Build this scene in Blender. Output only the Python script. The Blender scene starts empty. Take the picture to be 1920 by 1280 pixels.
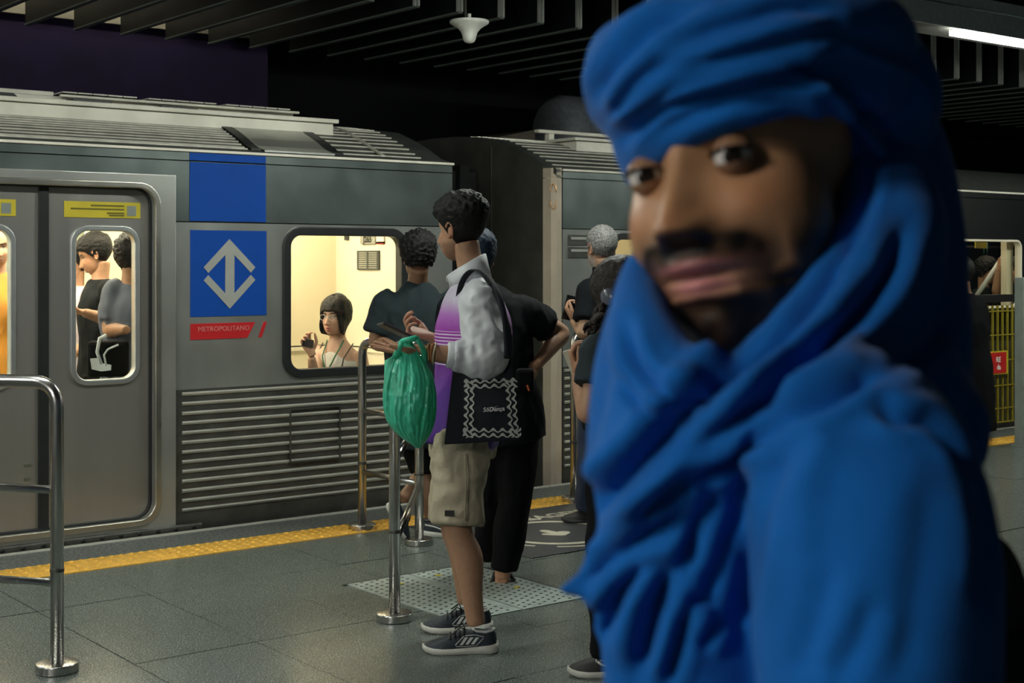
import bpy, bmesh, math, random
import numpy as np
from mathutils import Vector, Matrix, noise as mnoise

# ------------------------------------------------------------------ camera
F, H, HY = 2667.0, 1.48, 490.0          # focal length in px (1920 wide), eye height, horizon row
SA, CA = 0.618, 0.786                   # yaw of the camera against the platform
sc = bpy.context.scene
cam_d = bpy.data.cameras.new('camera'); cam = bpy.data.objects.new('camera', cam_d)
sc.collection.objects.link(cam); sc.camera = cam
cam.location = (0, 0, H); cam.rotation_euler = (math.pi/2, 0, -math.atan2(SA, CA))
cam_d.sensor_width = 36; cam_d.lens = 36*F/1920; cam_d.shift_y = -(640-HY)/1920
cam_d.clip_start = 0.05; cam_d.clip_end = 200
cam_d.dof.use_dof = True; cam_d.dof.focus_distance = 5.6; cam_d.dof.aperture_fstop = 8.5
# ------------------------------------------------------------------ world, exposure
w = bpy.data.worlds.new('world'); sc.world = w; w.use_nodes = True
w.node_tree.nodes['Background'].inputs[0].default_value = (0.55, 0.75, 0.72, 1)
w.node_tree.nodes['Background'].inputs[1].default_value = 0.036
sc.view_settings.view_transform = 'Standard'; sc.view_settings.look = 'None'
sc.view_settings.gamma = 1; sc.view_settings.use_curve_mapping = False
sc.view_settings.exposure = 0.3
LAMP_A = 72.0      # tubes over the platform edge
LAMP_B = 200.0      # tubes over the middle of the platform
CAR_LIGHT = 34.0    # tubes inside the train

# ------------------------------------------------------------------ helpers
C = sc.collection
def W(px, py, Y):
    X = (px-960)/F*Y
    return Vector((CA*X+SA*Y, -SA*X+CA*Y, H-(py-HY)/F*Y))
def G(px, py, z=0.0): return W(px, py, F*(H-z)/(py-HY))
def S(px, py, n):
    k = (px-960)/F
    return W(px, py, n/(CA-SA*k))
def T(px, n): return S(px, 500, n).x
def camdir(x, y, z=0.0): return Vector((CA*x+SA*y, -SA*x+CA*y, z))   # camera-frame vector to world
def project(P):
    P = np.asarray(P); X = CA*P[:, 0]-SA*P[:, 1]; Y = SA*P[:, 0]+CA*P[:, 1]
    Y = np.maximum(Y, 0.05)
    return 960+F*X/Y, HY-F*(P[:, 2]-H)/Y, Y

MATS = {}
def mat(name, col, rough=0.6, metal=0.0, var=0.12, scale=8.0, bump=0.0, bscale=60.0, spec=0.5, stretch=(1, 1, 1), aniso=0.0,
        emit=0.0, alpha=1.0, trans=0.0, sheen=0.0, rvar=0.0, sss=0.0, coat=0.0):
    if name in MATS: return MATS[name]
    m = bpy.data.materials.new(name); m.use_nodes = True; MATS[name] = m
    nt = m.node_tree; b = nt.nodes['Principled BSDF']
    tc = nt.nodes.new('ShaderNodeTexCoord'); mp = nt.nodes.new('ShaderNodeMapping'); mp.inputs['Scale'].default_value = stretch
    nt.links.new(tc.outputs['Object'], mp.inputs[0])
    nz = nt.nodes.new('ShaderNodeTexNoise'); nz.inputs['Scale'].default_value = scale; nz.inputs['Detail'].default_value = 5
    nt.links.new(mp.outputs[0], nz.inputs['Vector'])
    rp = nt.nodes.new('ShaderNodeValToRGB')
    lo = [max(0, c*(1-var)) for c in col]; hi = [min(1, c*(1+var)) for c in col]
    rp.color_ramp.elements[0].color = (*lo, 1); rp.color_ramp.elements[1].color = (*hi, 1)
    rp.color_ramp.elements[0].position = 0.3; rp.color_ramp.elements[1].position = 0.7
    nt.links.new(nz.outputs[0], rp.inputs[0]); nt.links.new(rp.outputs[0], b.inputs['Base Color'])
    b.inputs['Roughness'].default_value = rough; b.inputs['Metallic'].default_value = metal
    b.inputs['Specular IOR Level'].default_value = spec
    if rvar:
        mr = nt.nodes.new('ShaderNodeMapRange'); mr.inputs['To Min'].default_value = rough-rvar; mr.inputs['To Max'].default_value = rough+rvar
        nt.links.new(nz.outputs[0], mr.inputs[0]); nt.links.new(mr.outputs[0], b.inputs['Roughness'])
    if aniso: b.inputs['Anisotropic'].default_value = aniso
    if bump:
        n2 = nt.nodes.new('ShaderNodeTexNoise'); n2.inputs['Scale'].default_value = bscale; n2.inputs['Detail'].default_value = 4
        nt.links.new(mp.outputs[0], n2.inputs['Vector'])
        bp = nt.nodes.new('ShaderNodeBump'); bp.inputs['Strength'].default_value = bump; bp.inputs['Distance'].default_value = 0.01
        nt.links.new(n2.outputs[0], bp.inputs['Height']); nt.links.new(bp.outputs[0], b.inputs['Normal'])
    if emit:
        b.inputs['Emission Color'].default_value = (*col, 1); b.inputs['Emission Strength'].default_value = emit
    if trans: b.inputs['Transmission Weight'].default_value = trans
    if alpha < 1: b.inputs['Alpha'].default_value = alpha
    if sheen: b.inputs['Sheen Weight'].default_value = sheen
    if sss:
        b.inputs['Subsurface Weight'].default_value = sss; b.inputs['Subsurface Radius'].default_value = (0.012, 0.005, 0.003); b.inputs['Subsurface Scale'].default_value = 1.0
    if coat: b.inputs['Coat Weight'].default_value = coat
    return m

def link(o, parent=None):
    C.objects.link(o)
    if parent is not None:
        o.parent = parent
        o.matrix_parent_inverse = Matrix.Translation(parent.location).inverted() if parent.type == 'EMPTY' else Matrix.Identity(4)
    return o
def props(o, label=None, cat=None, group=None, kind=None):
    if label: o['label'] = label
    if cat: o['category'] = cat
    if group: o['group'] = group
    if kind: o['kind'] = kind
    return o
def thing(name, loc, label, cat, group=None, kind=None):
    o = bpy.data.objects.new(name, None); o.location = loc; o.empty_display_size = 0.1; C.objects.link(o)
    return props(o, label, cat, group, kind)
def mesh(name, v, f, m=None, smooth=False):
    me = bpy.data.meshes.new(name); me.from_pydata([tuple(p) for p in v], [], [tuple(int(i) for i in q) for q in f])
    if m is not None: me.materials.append(m if not isinstance(m, str) else MATS[m])
    if smooth: me.polygons.foreach_set('use_smooth', [True]*len(me.polygons))
    me.update(); return me
def obj(name, v, f, m=None, parent=None, smooth=False, recalc=False):
    me = mesh(name, v, f, m, smooth)
    if recalc:
        bm = bmesh.new(); bm.from_mesh(me); bmesh.ops.recalc_face_normals(bm, faces=bm.faces); bm.to_mesh(me); bm.free()
    return link(bpy.data.objects.new(name, me), parent)
def inst(name, me, loc=(0, 0, 0), parent=None, rot=None):
    o = bpy.data.objects.new(name, me); o.location = loc
    if rot: o.rotation_euler = rot
    return link(o, parent)

BOXF = [(0, 3, 2, 1), (4, 5, 6, 7), (0, 1, 5, 4), (1, 2, 6, 5), (2, 3, 7, 6), (3, 0, 4, 7)]
def box_vf(x0, x1, y0, y1, z0, z1):
    return [(x0, y0, z0), (x1, y0, z0), (x1, y1, z0), (x0, y1, z0), (x0, y0, z1), (x1, y0, z1), (x1, y1, z1), (x0, y1, z1)], BOXF
def bevel_mesh(me, w, seg=2):
    bm = bmesh.new(); bm.from_mesh(me); bmesh.ops.recalc_face_normals(bm, faces=bm.faces)
    bmesh.ops.bevel(bm, geom=[e for e in bm.edges if e.calc_face_angle(0) > 0.5], offset=w, segments=seg, affect='EDGES', profile=0.5)
    bm.to_mesh(me); bm.free()
def box(name, x0, x1, y0, y1, z0, z1, m, parent=None, bev=0.0):
    v, f = box_vf(min(x0, x1), max(x0, x1), min(y0, y1), max(y0, y1), min(z0, z1), max(z0, z1))
    o = obj(name, v, f, m, parent)
    if bev: bevel_mesh(o.data, bev)
    return o
def join_vf(parts):
    V, Fc = [], []
    for v, f in parts:
        k = len(V); V += [tuple(p) for p in v]; Fc += [tuple(i+k for i in q) for q in f]
    return V, Fc

def catmull(P, n):
    P = [np.asarray(p, float) for p in P]
    if len(P) < 3: return [P[0]+(P[-1]-P[0])*i/n for i in range(n+1)]
    Q = [2*P[0]-P[1]]+P+[2*P[-1]-P[-2]]; out = []
    for i in range(1, len(Q)-2):
        for j in range(n):
            t = j/n
            out.append(0.5*((2*Q[i])+(-Q[i-1]+Q[i+1])*t+(2*Q[i-1]-5*Q[i]+4*Q[i+1]-Q[i+2])*t*t+(-Q[i-1]+3*Q[i]-3*Q[i+1]+Q[i+2])*t**3))
    out.append(P[-1]); return out
def loft(pts, rad, ref=(0, 0, 1), ns=16, sub=4, cap=True, power=2.0):
    """closed tube along pts; rad[i] = r or (ra, rb); ra lies along ref (made perpendicular to the path)"""
    R = [np.array((r, r) if np.isscalar(r) else r, float) for r in rad]
    if sub > 1: P = catmull(pts, sub); RR = catmull(R, sub)
    else: P = [np.asarray(p, float) for p in pts]; RR = R
    V, Fc = [], []; N = len(P)
    refs = ref if isinstance(ref, list) else None
    if refs is not None: refs = catmull([np.asarray(r, float) for r in refs], sub) if sub > 1 else [np.asarray(r, float) for r in refs]
    prev = None
    for i in range(N):
        t = P[min(i+1, N-1)]-P[max(i-1, 0)]; t = t/(np.linalg.norm(t)+1e-9)
        r = np.asarray(refs[i] if refs is not None else ref, float); a = r-t*np.dot(r, t)
        if np.linalg.norm(a) < 0.05*np.linalg.norm(r)+1e-6: a = prev if prev is not None else np.cross(t, (1, 0, 0.3))
        a = a/np.linalg.norm(a); prev = a; b = np.cross(t, a)
        for k in range(ns):
            th = 2*math.pi*k/ns; c, s = math.cos(th), math.sin(th)
            if power != 2.0: c = math.copysign(abs(c)**(2/power), c); s = math.copysign(abs(s)**(2/power), s)
            V.append(P[i]+a*RR[i][0]*c+b*RR[i][1]*s)
    for i in range(N-1):
        for k in range(ns):
            k2 = (k+1) % ns; Fc.append((i*ns+k, i*ns+k2, (i+1)*ns+k2, (i+1)*ns+k))
    if cap:
        Fc.append(tuple(range(ns-1, -1, -1))); Fc.append(tuple((N-1)*ns+k for k in range(ns)))
    return V, Fc
def ell(c, r, rot=None, nu=16, nv=10):
    c = np.asarray(c, float); V = []; Fc = []
    M = np.array(rot) if rot is not None else np.eye(3)
    for j in range(nv+1):
        ph = -math.pi/2+math.pi*j/nv
        for i in range(nu):
            th = 2*math.pi*i/nu
            V.append(c+M@np.array((r[0]*math.cos(ph)*math.cos(th), r[1]*math.cos(ph)*math.sin(th), r[2]*math.sin(ph))))
    for j in range(nv):
        for i in range(nu):
            i2 = (i+1) % nu; Fc.append((j*nu+i, j*nu+i2, (j+1)*nu+i2, (j+1)*nu+i))
    return V, Fc
def tube(name, pts, r, m, parent=None, ns=14, bend=0.0, cap=True):
    """straight runs with rounded bends of radius `bend` at inner points"""
    P = [np.asarray(p, float) for p in pts]; Q = [P[0]]
    for i in range(1, len(P)-1):
        a = P[i-1]-P[i]; b = P[i+1]-P[i]; la, lb = np.linalg.norm(a), np.linalg.norm(b)
        d = min(bend, la*0.49, lb*0.49)
        if d < 1e-4: Q.append(P[i]); continue
        p0, p1 = P[i]+a/la*d, P[i]+b/lb*d
        for j in range(9):
            t = j/8; Q.append((1-t)**2*p0+2*t*(1-t)*P[i]+t*t*p1)
    Q.append(P[-1])
    # parallel transport
    V, Fc = [], []; N = len(Q); t0 = Q[1]-Q[0]; t0 /= np.linalg.norm(t0)
    a = np.cross(t0, (0, 0, 1)); a = np.cross(t0, (0, 1, 0)) if np.linalg.norm(a) < 0.1 else a; a /= np.linalg.norm(a)
    for i in range(N):
        t = Q[min(i+1, N-1)]-Q[max(i-1, 0)]; t /= np.linalg.norm(t)
        a = a-t*np.dot(a, t); a /= np.linalg.norm(a); b = np.cross(t, a)
        for k in range(ns):
            th = 2*math.pi*k/ns; V.append(Q[i]+r*(math.cos(th)*a+math.sin(th)*b))
    for i in range(N-1):
        for k in range(ns): Fc.append((i*ns+k, i*ns+(k+1) % ns, (i+1)*ns+(k+1) % ns, (i+1)*ns+k))
    if cap: Fc += [tuple(range(ns-1, -1, -1)), tuple((N-1)*ns+k for k in range(ns))]
    if name is None: return V, Fc
    return obj(name, V, Fc, m, parent, True)
def lathe_vf(prof, c, ns=24):
    V = [(c[0]+r*math.cos(2*math.pi*k/ns), c[1]+r*math.sin(2*math.pi*k/ns), c[2]+z) for r, z in prof for k in range(ns)]
    Fc = [(i*ns+k, i*ns+(k+1) % ns, (i+1)*ns+(k+1) % ns, (i+1)*ns+k) for i in range(len(prof)-1) for k in range(ns)]
    Fc += [tuple(range(ns-1, -1, -1)), tuple((len(prof)-1)*ns+k for k in range(ns))]
    return V, Fc
def rrect(x0, x1, z0, z1, r, n=7):
    P = []
    for cx, cz, a0 in ((x1-r, z1-r, 0), (x0+r, z1-r, 90), (x0+r, z0+r, 180), (x1-r, z0+r, 270)):
        for j in range(n): a = math.radians(a0+90*j/(n-1)); P.append((cx+r*math.cos(a), cz+r*math.sin(a)))
    return P
def plate(name, loops, y0, y1, m, parent=None, axis='y', bev=0.0, smooth=False):
    """flat plate in the x-z plane with holes, from y0 (front) to y1"""
    cu = bpy.data.curves.new(name, 'CURVE'); cu.dimensions = '2D'; cu.fill_mode = 'BOTH'
    for L in loops:
        s = cu.splines.new('POLY'); s.points.add(len(L)-1); s.use_cyclic_u = True
        for p, (x, z) in zip(s.points, L): p.co = (x, z, 0, 1)
    cu.extrude = abs(y1-y0)/2; cu.bevel_depth = bev
    o = bpy.data.objects.new(name, cu); C.objects.link(o); dg = bpy.context.evaluated_depsgraph_get()
    me = bpy.data.meshes.new_from_object(o.evaluated_get(dg)); bpy.data.objects.remove(o); bpy.data.curves.remove(cu)
    yc = (y0+y1)/2
    if axis == 'y': me.transform(Matrix(((1, 0, 0, 0), (0, 0, -1, yc), (0, 1, 0, 0), (0, 0, 0, 1))))
    else: me.transform(Matrix.Translation((0, 0, yc)))
    me.materials.clear(); me.materials.append(m)
    return link(bpy.data.objects.new(name, me), parent)
def text_mesh(name, body, size, m, M, parent=None, ext=0.001, align='CENTER', shear=0.0, bold=0.0):
    cu = bpy.data.curves.new(name, 'FONT'); cu.body = body; cu.size = size; cu.extrude = ext; cu.align_x = align; cu.align_y = 'CENTER'
    cu.shear = shear; cu.offset = bold; cu.resolution_u = 3
    o = bpy.data.objects.new(name, cu); C.objects.link(o); dg = bpy.context.evaluated_depsgraph_get()
    me = bpy.data.meshes.new_from_object(o.evaluated_get(dg)); bpy.data.objects.remove(o); bpy.data.curves.remove(cu)
    me.transform(M); me.materials.clear(); me.materials.append(m)
    return link(bpy.data.objects.new(name, me), parent)
SIDE = Matrix(((1, 0, 0, 0), (0, 0, -1, 0), (0, 1, 0, 0), (0, 0, 0, 1)))     # x-y drawing turned to face -Y
def side_m(x, y, z): return Matrix.Translation((x, y, z)) @ SIDE

# ------------------------------------------------------------------ materials of the place
mat('steel', (0.48, 0.49, 0.465), 0.34, 0.75, 0.10, 3, 0.10, 3, stretch=(0.6, 1, 1.0), rvar=0.08)
mat('steel_door', (0.42, 0.41, 0.385), 0.34, 0.8, 0.08, 6, 0.05, 40, stretch=(1, 1, 0.05), rvar=0.05)
mat('steel_side', (0.56, 0.58, 0.55), 0.30, 0.82, 0.10, 4, 0.5, 2.4, stretch=(1, 1, 0.6), rvar=0.08)
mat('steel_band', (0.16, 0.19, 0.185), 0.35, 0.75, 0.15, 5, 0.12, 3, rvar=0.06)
mat('steel_bright', (0.62, 0.60, 0.54), 0.30, 1.0, 0.08, 6, rvar=0.05)
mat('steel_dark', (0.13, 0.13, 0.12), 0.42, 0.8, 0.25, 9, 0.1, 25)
mat('roof_metal', (0.66, 0.64, 0.56), 0.45, 0.3, 0.18, 12, 0.1, 30)
mat('roof_shade', (0.10, 0.11, 0.10), 0.55, 0.6, 0.25, 12)
mat('fairing', (0.78, 0.75, 0.65), 0.45, 0.0, 0.12, 5, 0.05, 10)
mat('rubber', (0.012, 0.014, 0.015), 0.45, 0, 0.2, 20)
mat('tube_steel', (0.50, 0.49, 0.47), 0.26, 1.0, 0.06, 30, rvar=0.03)
mat('rail_frame', (0.50, 0.52, 0.52), 0.4, 0.9, 0.06, 20)
mat('metro_blue', (0.002, 0.062, 0.36), 0.6, 0, 0.06, 6, spec=0.2)
mat('emblem_grey', (0.42, 0.43, 0.40), 0.4, 0.2, 0.06, 10)
mat('stripe_red', (0.50, 0.015, 0.02), 0.4, 0, 0.06, 10)
mat('pale_red', (0.62, 0.22, 0.20), 0.5)
mat('sticker_yellow', (0.55, 0.45, 0.03), 0.45, 0, 0.08, 10)
mat('ink', (0.02, 0.02, 0.02), 0.6)
mat('cream', (0.80, 0.72, 0.52), 0.5, 0, 0.04, 3)
mat('cream_pale', (0.84, 0.78, 0.62), 0.45, 0, 0.03, 3)
mat('granite', (0.112, 0.133, 0.122), 0.26, 0, 0.8, 170, 0.03, 200, rvar=0.06)
mat('granite_dark', (0.115, 0.125, 0.12), 0.5, 0, 0.85, 60, 0.1, 80)
mat('grout', (0.05, 0.055, 0.05), 0.8)
mat('edge_white', (0.42, 0.42, 0.37), 0.6, 0, 0.15, 20)
mat('tactile', (0.72, 0.40, 0.05), 0.5, 0, 0.18, 25)
mat('hatch_steel', (0.36, 0.42, 0.40), 0.55, 0.35, 0.15, 14, 0.1, 60)
mat('decal_dark', (0.035, 0.037, 0.042), 0.55, 0, 0.25, 60)
mat('decal_pale', (0.46, 0.44, 0.36), 0.6, 0, 0.1, 30)
mat('baffle', (0.011, 0.016, 0.0145), 0.55, 0.1, 0.3, 5)
mat('baffle_edge', (0.78, 0.80, 0.74), 0.4, 0.0, 0.1, 8)
mat('ceiling_dark', (0.012, 0.014, 0.014), 0.8)
mat('purple_wall', (0.022, 0.009, 0.062), 0.7, 0, 0.25, 3)
mat('beige_wall', (0.66, 0.62, 0.48), 0.7, 0, 0.1, 5)
mat('black_wall', (0.006, 0.009, 0.009), 0.8, 0, 0.2, 4)
mat('beam_grey', (0.62, 0.72, 0.72), 0.6, 0.1, 0.10, 30)
mat('antenna_white', (0.62, 0.63, 0.58), 0.45, 0, 0.08, 10)
mat('fan_grey', (0.32, 0.34, 0.38), 0.6, 0.1, 0.15, 20)
mat('fence_yellow', (0.28, 0.23, 0.02), 0.5, 0, 0.15, 30)
mat('fence_black', (0.012, 0.012, 0.012), 0.5)
mat('pillar_grey', (0.22, 0.25, 0.23), 0.6, 0.1, 0.12, 8)
mat('sign_red', (0.55, 0.02, 0.02), 0.5)
mat('sign_white', (0.75, 0.72, 0.68), 0.5)
mat('matt_black', (0.006, 0.007, 0.008), 0.5, 0.1, 0.2, 6)
mat('lamp', (0.95, 1.0, 0.90), 0.5, emit=LAMP_A, var=0)
mat('lamp_b', (1.0, 0.97, 0.90), 0.5, emit=LAMP_B, var=0)
mat('car_lamp', (1.0, 0.90, 0.68), 0.5, emit=CAR_LIGHT, var=0)
def glass_mat(name, alpha, col=(0.03, 0.035, 0.03), rough=0.04):
    m = bpy.data.materials.new(name); m.use_nodes = True; MATS[name] = m; nt = m.node_tree
    for n in list(nt.nodes): nt.nodes.remove(n)
    out = nt.nodes.new('ShaderNodeOutputMaterial'); tr = nt.nodes.new('ShaderNodeBsdfTransparent'); gl = nt.nodes.new('ShaderNodeBsdfGlossy')
    tr.inputs[0].default_value = (0.92, 0.93, 0.90, 1); gl.inputs['Roughness'].default_value = rough
    nz = nt.nodes.new('ShaderNodeTexNoise'); nz.inputs['Scale'].default_value = 3; mr = nt.nodes.new('ShaderNodeMapRange')
    mr.inputs['To Min'].default_value = 0.03; mr.inputs['To Max'].default_value = 0.07
    nt.links.new(nz.outputs[0], mr.inputs[0])
    mx = nt.nodes.new('ShaderNodeMixShader'); nt.links.new(mr.outputs[0], mx.inputs[0]); nt.links.new(tr.outputs[0], mx.inputs[1]); nt.links.new(gl.outputs[0], mx.inputs[2])
    nt.links.new(mx.outputs[0], out.inputs[0]); return m
glass_mat('glass', 0.9)

# ------------------------------------------------------------------ platform floor
NE = 7.24                                     # platform edge
NY0, NY1 = 6.60, 6.86                         # tactile strip
floor = box('floor', -14, 30, -6, NE-0.05, -0.30, -0.012, MATS['grout']); props(floor, 'grey granite station platform floor', 'floor', kind='structure')
random.seed(3)
tile_me = []
for k in range(4):
    v, f = box_vf(-0.2478, 0.2478, -0.2478, 0.2478, -0.03, 0.0); me = mesh('tile', v, f, MATS['granite']); tile_me.append(me)
def in_view(x, y, mx=60):
    px, py, Y = project([(x, y, 0)]); X = CA*x-SA*y; Yd = SA*x+CA*y
    return Yd > 1.2 and -mx < px[0] < 1920+mx and py[0] < 1280+mx*2
HT0, HT1, HN0, HN1 = 3.43, 4.13, 4.72, 5.58      # steel hatch
DT0, DT1, DN0, DN1 = 4.62, 6.4, 5.30, 6.60      # floor decal
stuff_tiles = []
i0, j0 = 2.64, 4.97
cnt = 0
for i in range(-16, 44):
    for j in range(-14, 4):
        x, y = i0+0.25+0.5*i, j0+0.25+0.5*j
        if y+0.25 > NY0+0.02: continue
        if in_view(x, y, 160) and x < 17:
            dz = random.uniform(-0.0015, 0.0015)
            t = inst('tile', tile_me[cnt % 4], (x, y, dz), floor, (0, 0, random.choice((0, math.pi)))); cnt += 1
rest = 6.47
box('border_strip', -14, 30, 6.47+0.0015, NY0-0.002, -0.03, 0.0, MATS['granite'], floor)
box('platform_border', -14, 30, NY1+0.002, NE-0.055, -0.03, 0.0, MATS['granite_dark'], floor)
box('platform_nosing', -14, 30, NE-0.053, NE, -0.32, 0.003, MATS['edge_white'], floor)
# tactile tiles with studs
parts = [box_vf(-0.1285, 0.1285, -0.1285, 0.1285, -0.03, 0.002)]
for a in range(5):
    for b in range(5):
        x, y = -0.104+0.052*a, -0.104+0.052*b
        V = [(x+r*math.cos(k*math.pi/3), y+r*math.sin(k*math.pi/3), z) for r, z in ((0.015, 0.002), (0.009, 0.008)) for k in range(6)]
        parts.append((V, [(k, (k+1) % 6, 6+(k+1) % 6, 6+k) for k in range(6)]+[(6, 7, 8, 9, 10, 11)]))
tact = mesh('tactile_tile', *join_vf(parts), MATS['tactile'])
x = -3.0
while x < 16.5:
    inst('tactile_tile', tact, (x, (NY0+NY1)/2, 0.0015), floor); x += 0.26
# steel floor hatch
ht = thing('floor_hatch', ((HT0+HT1)/2, (HN0+HN1)/2, 0), 'studded steel access hatch set into the floor beside the khaki shorts man', 'hatch')
for a, b in ((HT0, 3.765), (3.775, HT1)):
    box('hatch_panel', a, b, HN0, HN1, -0.01, 0.004, MATS['hatch_steel'], ht)
    pr = []
    ny = int((HN1-HN0)/0.042); nx = int((b-a)/0.042)
    for i in range(nx):
        for j in range(ny):
            cx, cy = a+0.025+0.042*i, HN0+0.025+0.042*j+(0.021 if i % 2 else 0)
            if cy > HN1-0.015: continue
            V, _ = box_vf(cx-0.006, cx+0.006, cy-0.003, cy+0.003, 0.004, 0.0065); pr.append((V, BOXF))
    o = obj('hatch_studs', *join_vf(pr), MATS['steel_dark'], ht); o['kind'] = 'stuff'
for fx, fy in ((3.62, 5.43), (3.86, 5.47), (4.0, 5.05)):
    V = [(fx+0.018*math.cos(k)*random.uniform(.6, 1.2), fy+0.015*math.sin(k)*random.uniform(.6, 1.2), z) for z in (0.004, 0.008) for k in np.linspace(0, 5.6, 9)]
    obj('paint_mark', V, [tuple(range(9, 18))]+[(k, (k+1) % 9, 9+(k+1) % 9, 9+k) for k in range(9)], MATS['sticker_yellow'], ht)
box('hatch_groove', HT0-0.02, HT1, HN1, HN1+0.018, -0.01, 0.0025, MATS['rubber'], ht)
box('hatch_groove', HT1, HT1+0.016, HN0, HN1+0.018, -0.01, 0.0025, MATS['rubber'], ht)
# dark floor decal with ring, arrow and lettering
dc = thing('floor_decal', ((DT0+DT1)/2, (DN0+DN1)/2, 0), 'dark floor decal with pale ring and arrow beside the yellow strip', 'floor sign')
pA, pB = G(1090, 1032), G(975, 1049)
box('decal_sheet', 4.45, 6.35, pA.y-0.0, NY0-0.005, 0.0016, 0.004, MATS['decal_dark'], dc)
cc = G(1040, 999); cx, cy = cc.x, cc.y
def arc(r0, r1, a0, a1, n=40):
    A = [math.radians(a0+(a1-a0)*i/n) for i in range(n+1)]
    return [(cx+r1*math.cos(a), cy+r1*math.sin(a)) for a in A]+[(cx+r0*math.cos(a), cy+r0*math.sin(a)) for a in reversed(A)]
R1 = 0.335
o = plate('decal_ring', [arc(R1-0.04, R1, 0, 359.5)], 0.004, 0.0055, MATS['decal_pale'], dc, axis='z')
for a0, a1 in ((-52, 28), (62, 140), (170, 215), (232, 290)):
    plate('decal_arc', [arc(R1+0.045, R1+0.07, a0, a1)], 0.004, 0.0055, MATS['decal_pale'], dc, axis='z')
# arrow: head towards the train edge, two strokes
def stroke(p, q, w, n=6):
    p, q = np.array(p), np.array(q); d = (q-p)/np.linalg.norm(q-p); s = np.array((-d[1], d[0])); out = []
    a0 = math.atan2(d[1], d[0])
    for k in range(n+1): a = a0-math.pi/2+math.pi*k/n; out.append(tuple(q+w*np.array((math.cos(a), math.sin(a)))))
    for k in range(n+1): a = a0+math.pi/2+math.pi*k/n; out.append(tuple(p+w*np.array((math.cos(a), math.sin(a)))))
    return out
e = lambda px, py: (G(px, py).x, G(px, py).y)
plate('decal_arrow', [stroke(e(1021, 996.5), e(1052, 1003), 0.028)], 0.004, 0.0056, MATS['decal_pale'], dc, axis='z')
plate('decal_arrow', [stroke(e(1023, 1003), e(1054, 1004), 0.022)], 0.004, 0.0058, MATS['decal_pale'], dc, axis='z')
plate('decal_arrow', [stroke(e(1050, 1003), e(1057, 999.5), 0.036)], 0.004, 0.0060, MATS['decal_pale'], dc, axis='z')
tl = G(1035, 968)
text_mesh('decal_lettering', 'PASSAGEIRO', 0.15, MATS['decal_pale'], Matrix.Translation((tl.x-0.02, tl.y, 0.0048)), dc, 0.0008, bold=0.003)

# ------------------------------------------------------------------ walls, ceiling, baffles
props(box('wall_back', -14, T(502, 11.3), 11.3, 11.6, -1.4, 3.44, MATS['purple_wall']), 'dark purple tunnel wall behind the train', 'wall', kind='structure')
props(box('wall_upper', -14, T(502, 11.3), 11.25, 11.6, 3.44, 4.2, MATS['beige_wall']), 'beige band of wall above the purple wall', 'wall', kind='structure')
props(box('wall_far', -14, 40, 13.5, 13.8, -1.4, 4.2, MATS['black_wall']), 'black tunnel wall in the distance', 'wall', kind='structure')
props(box('wall_end', 32, 32.3, -6, 13.5, -1.4, 4.2, MATS['black_wall']), 'black wall at the far end of the station', 'wall', kind='structure')
props(box('track_bed', -14, 40, NE, 13.5, -1.5, -1.2, MATS['black_wall']), 'black track bed below the train', 'track bed', kind='structure')
ceil = box('ceiling', -14, 40, -6, 13.5, 4.1, 4.4, MATS['ceiling_dark']); props(ceil, 'dark slab above the hanging baffles', 'ceiling', kind='structure')
BN0, BN1, BZ = 8.38, 10.87, 3.30
v, f = box_vf(-0.017, 0.017, BN0+0.02, BN1, 0, 0.62); bme = mesh('baffle', v, f, MATS['baffle'])
v, f = join_vf([box_vf(-0.018, -0.012, BN0-0.004, BN0+0.03, 0.0, 0.80), box_vf(0.002, 0.016, BN0-0.012, BN0+0.03, 0.0, 0.80)]); eme = mesh('baffle_end', v, f, MATS['baffle_edge'])
v, f = box_vf(-0.022, 0.022, BN0, BN1, -0.012, 0.0); lme = mesh('baffle_lip', v, f, mat('baffle_lip', (0.22, 0.26, 0.23), 0.5, 0.0))
t = 5.73-0.382*15
while t < 19:
    b = inst('baffle', bme, (t, 0, BZ), ceil)
    e1 = bpy.data.objects.new('baffle_end', eme); C.objects.link(e1); e1.parent = b
    e2 = bpy.data.objects.new('baffle_lip', lme); C.objects.link(e2); e2.parent = b
    t += 0.382
# light beams over the platform
def beam(n0, z0, tubes, lm, label, t0, t1, width=0.40):
    b = thing('light_beam', ((t0+t1)/2, n0+width/2, z0), label, 'light fixture')
    t = t0
    while t < t1-0.05:
        box('beam_panel', t+0.004, min(t+2.4, t1)-0.004, n0, n0+0.02, z0, z0+0.135, MATS['beam_grey'], b); t += 2.4
    box('beam_trim', t0, t1, n0+0.008, n0+0.03, z0+0.145, z0+0.215, MATS['beam_grey'], b)
    box('beam_back', t0, t1, n0+width-0.02, n0+width, z0+0.09, z0+0.2, MATS['beam_grey'], b)
    box('beam_underside', t0, t1, n0+0.03, n0+width-0.02, z0+0.03, z0+0.045, MATS['steel_dark'], b)
    for a in tubes: box('lamp_tube', a, a+1.5, n0+0.05, n0+0.14, z0-0.018, z0+0.012, lm, b)
    for a in np.arange(t0+0.5, t1, 3.0): tube('hanger', [(a, n0+width/2, z0+0.03), (a, n0+width/2, 4.1)], 0.015, MATS['steel_dark'], b, 8)
    return b
beam(5.20, 2.92, (-5.3, -2.3, 0.7, 3.9, T(1806, 5.24), T(1806, 5.24)+3), MATS['lamp'], 'grey hanging light beam with a white tube at upper right', -8, 16)
beam(0.9, 3.0, (-6.2, -3.4), MATS['lamp_b'], 'grey hanging light beam above the middle of the platform', -8, -0.6)

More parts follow.
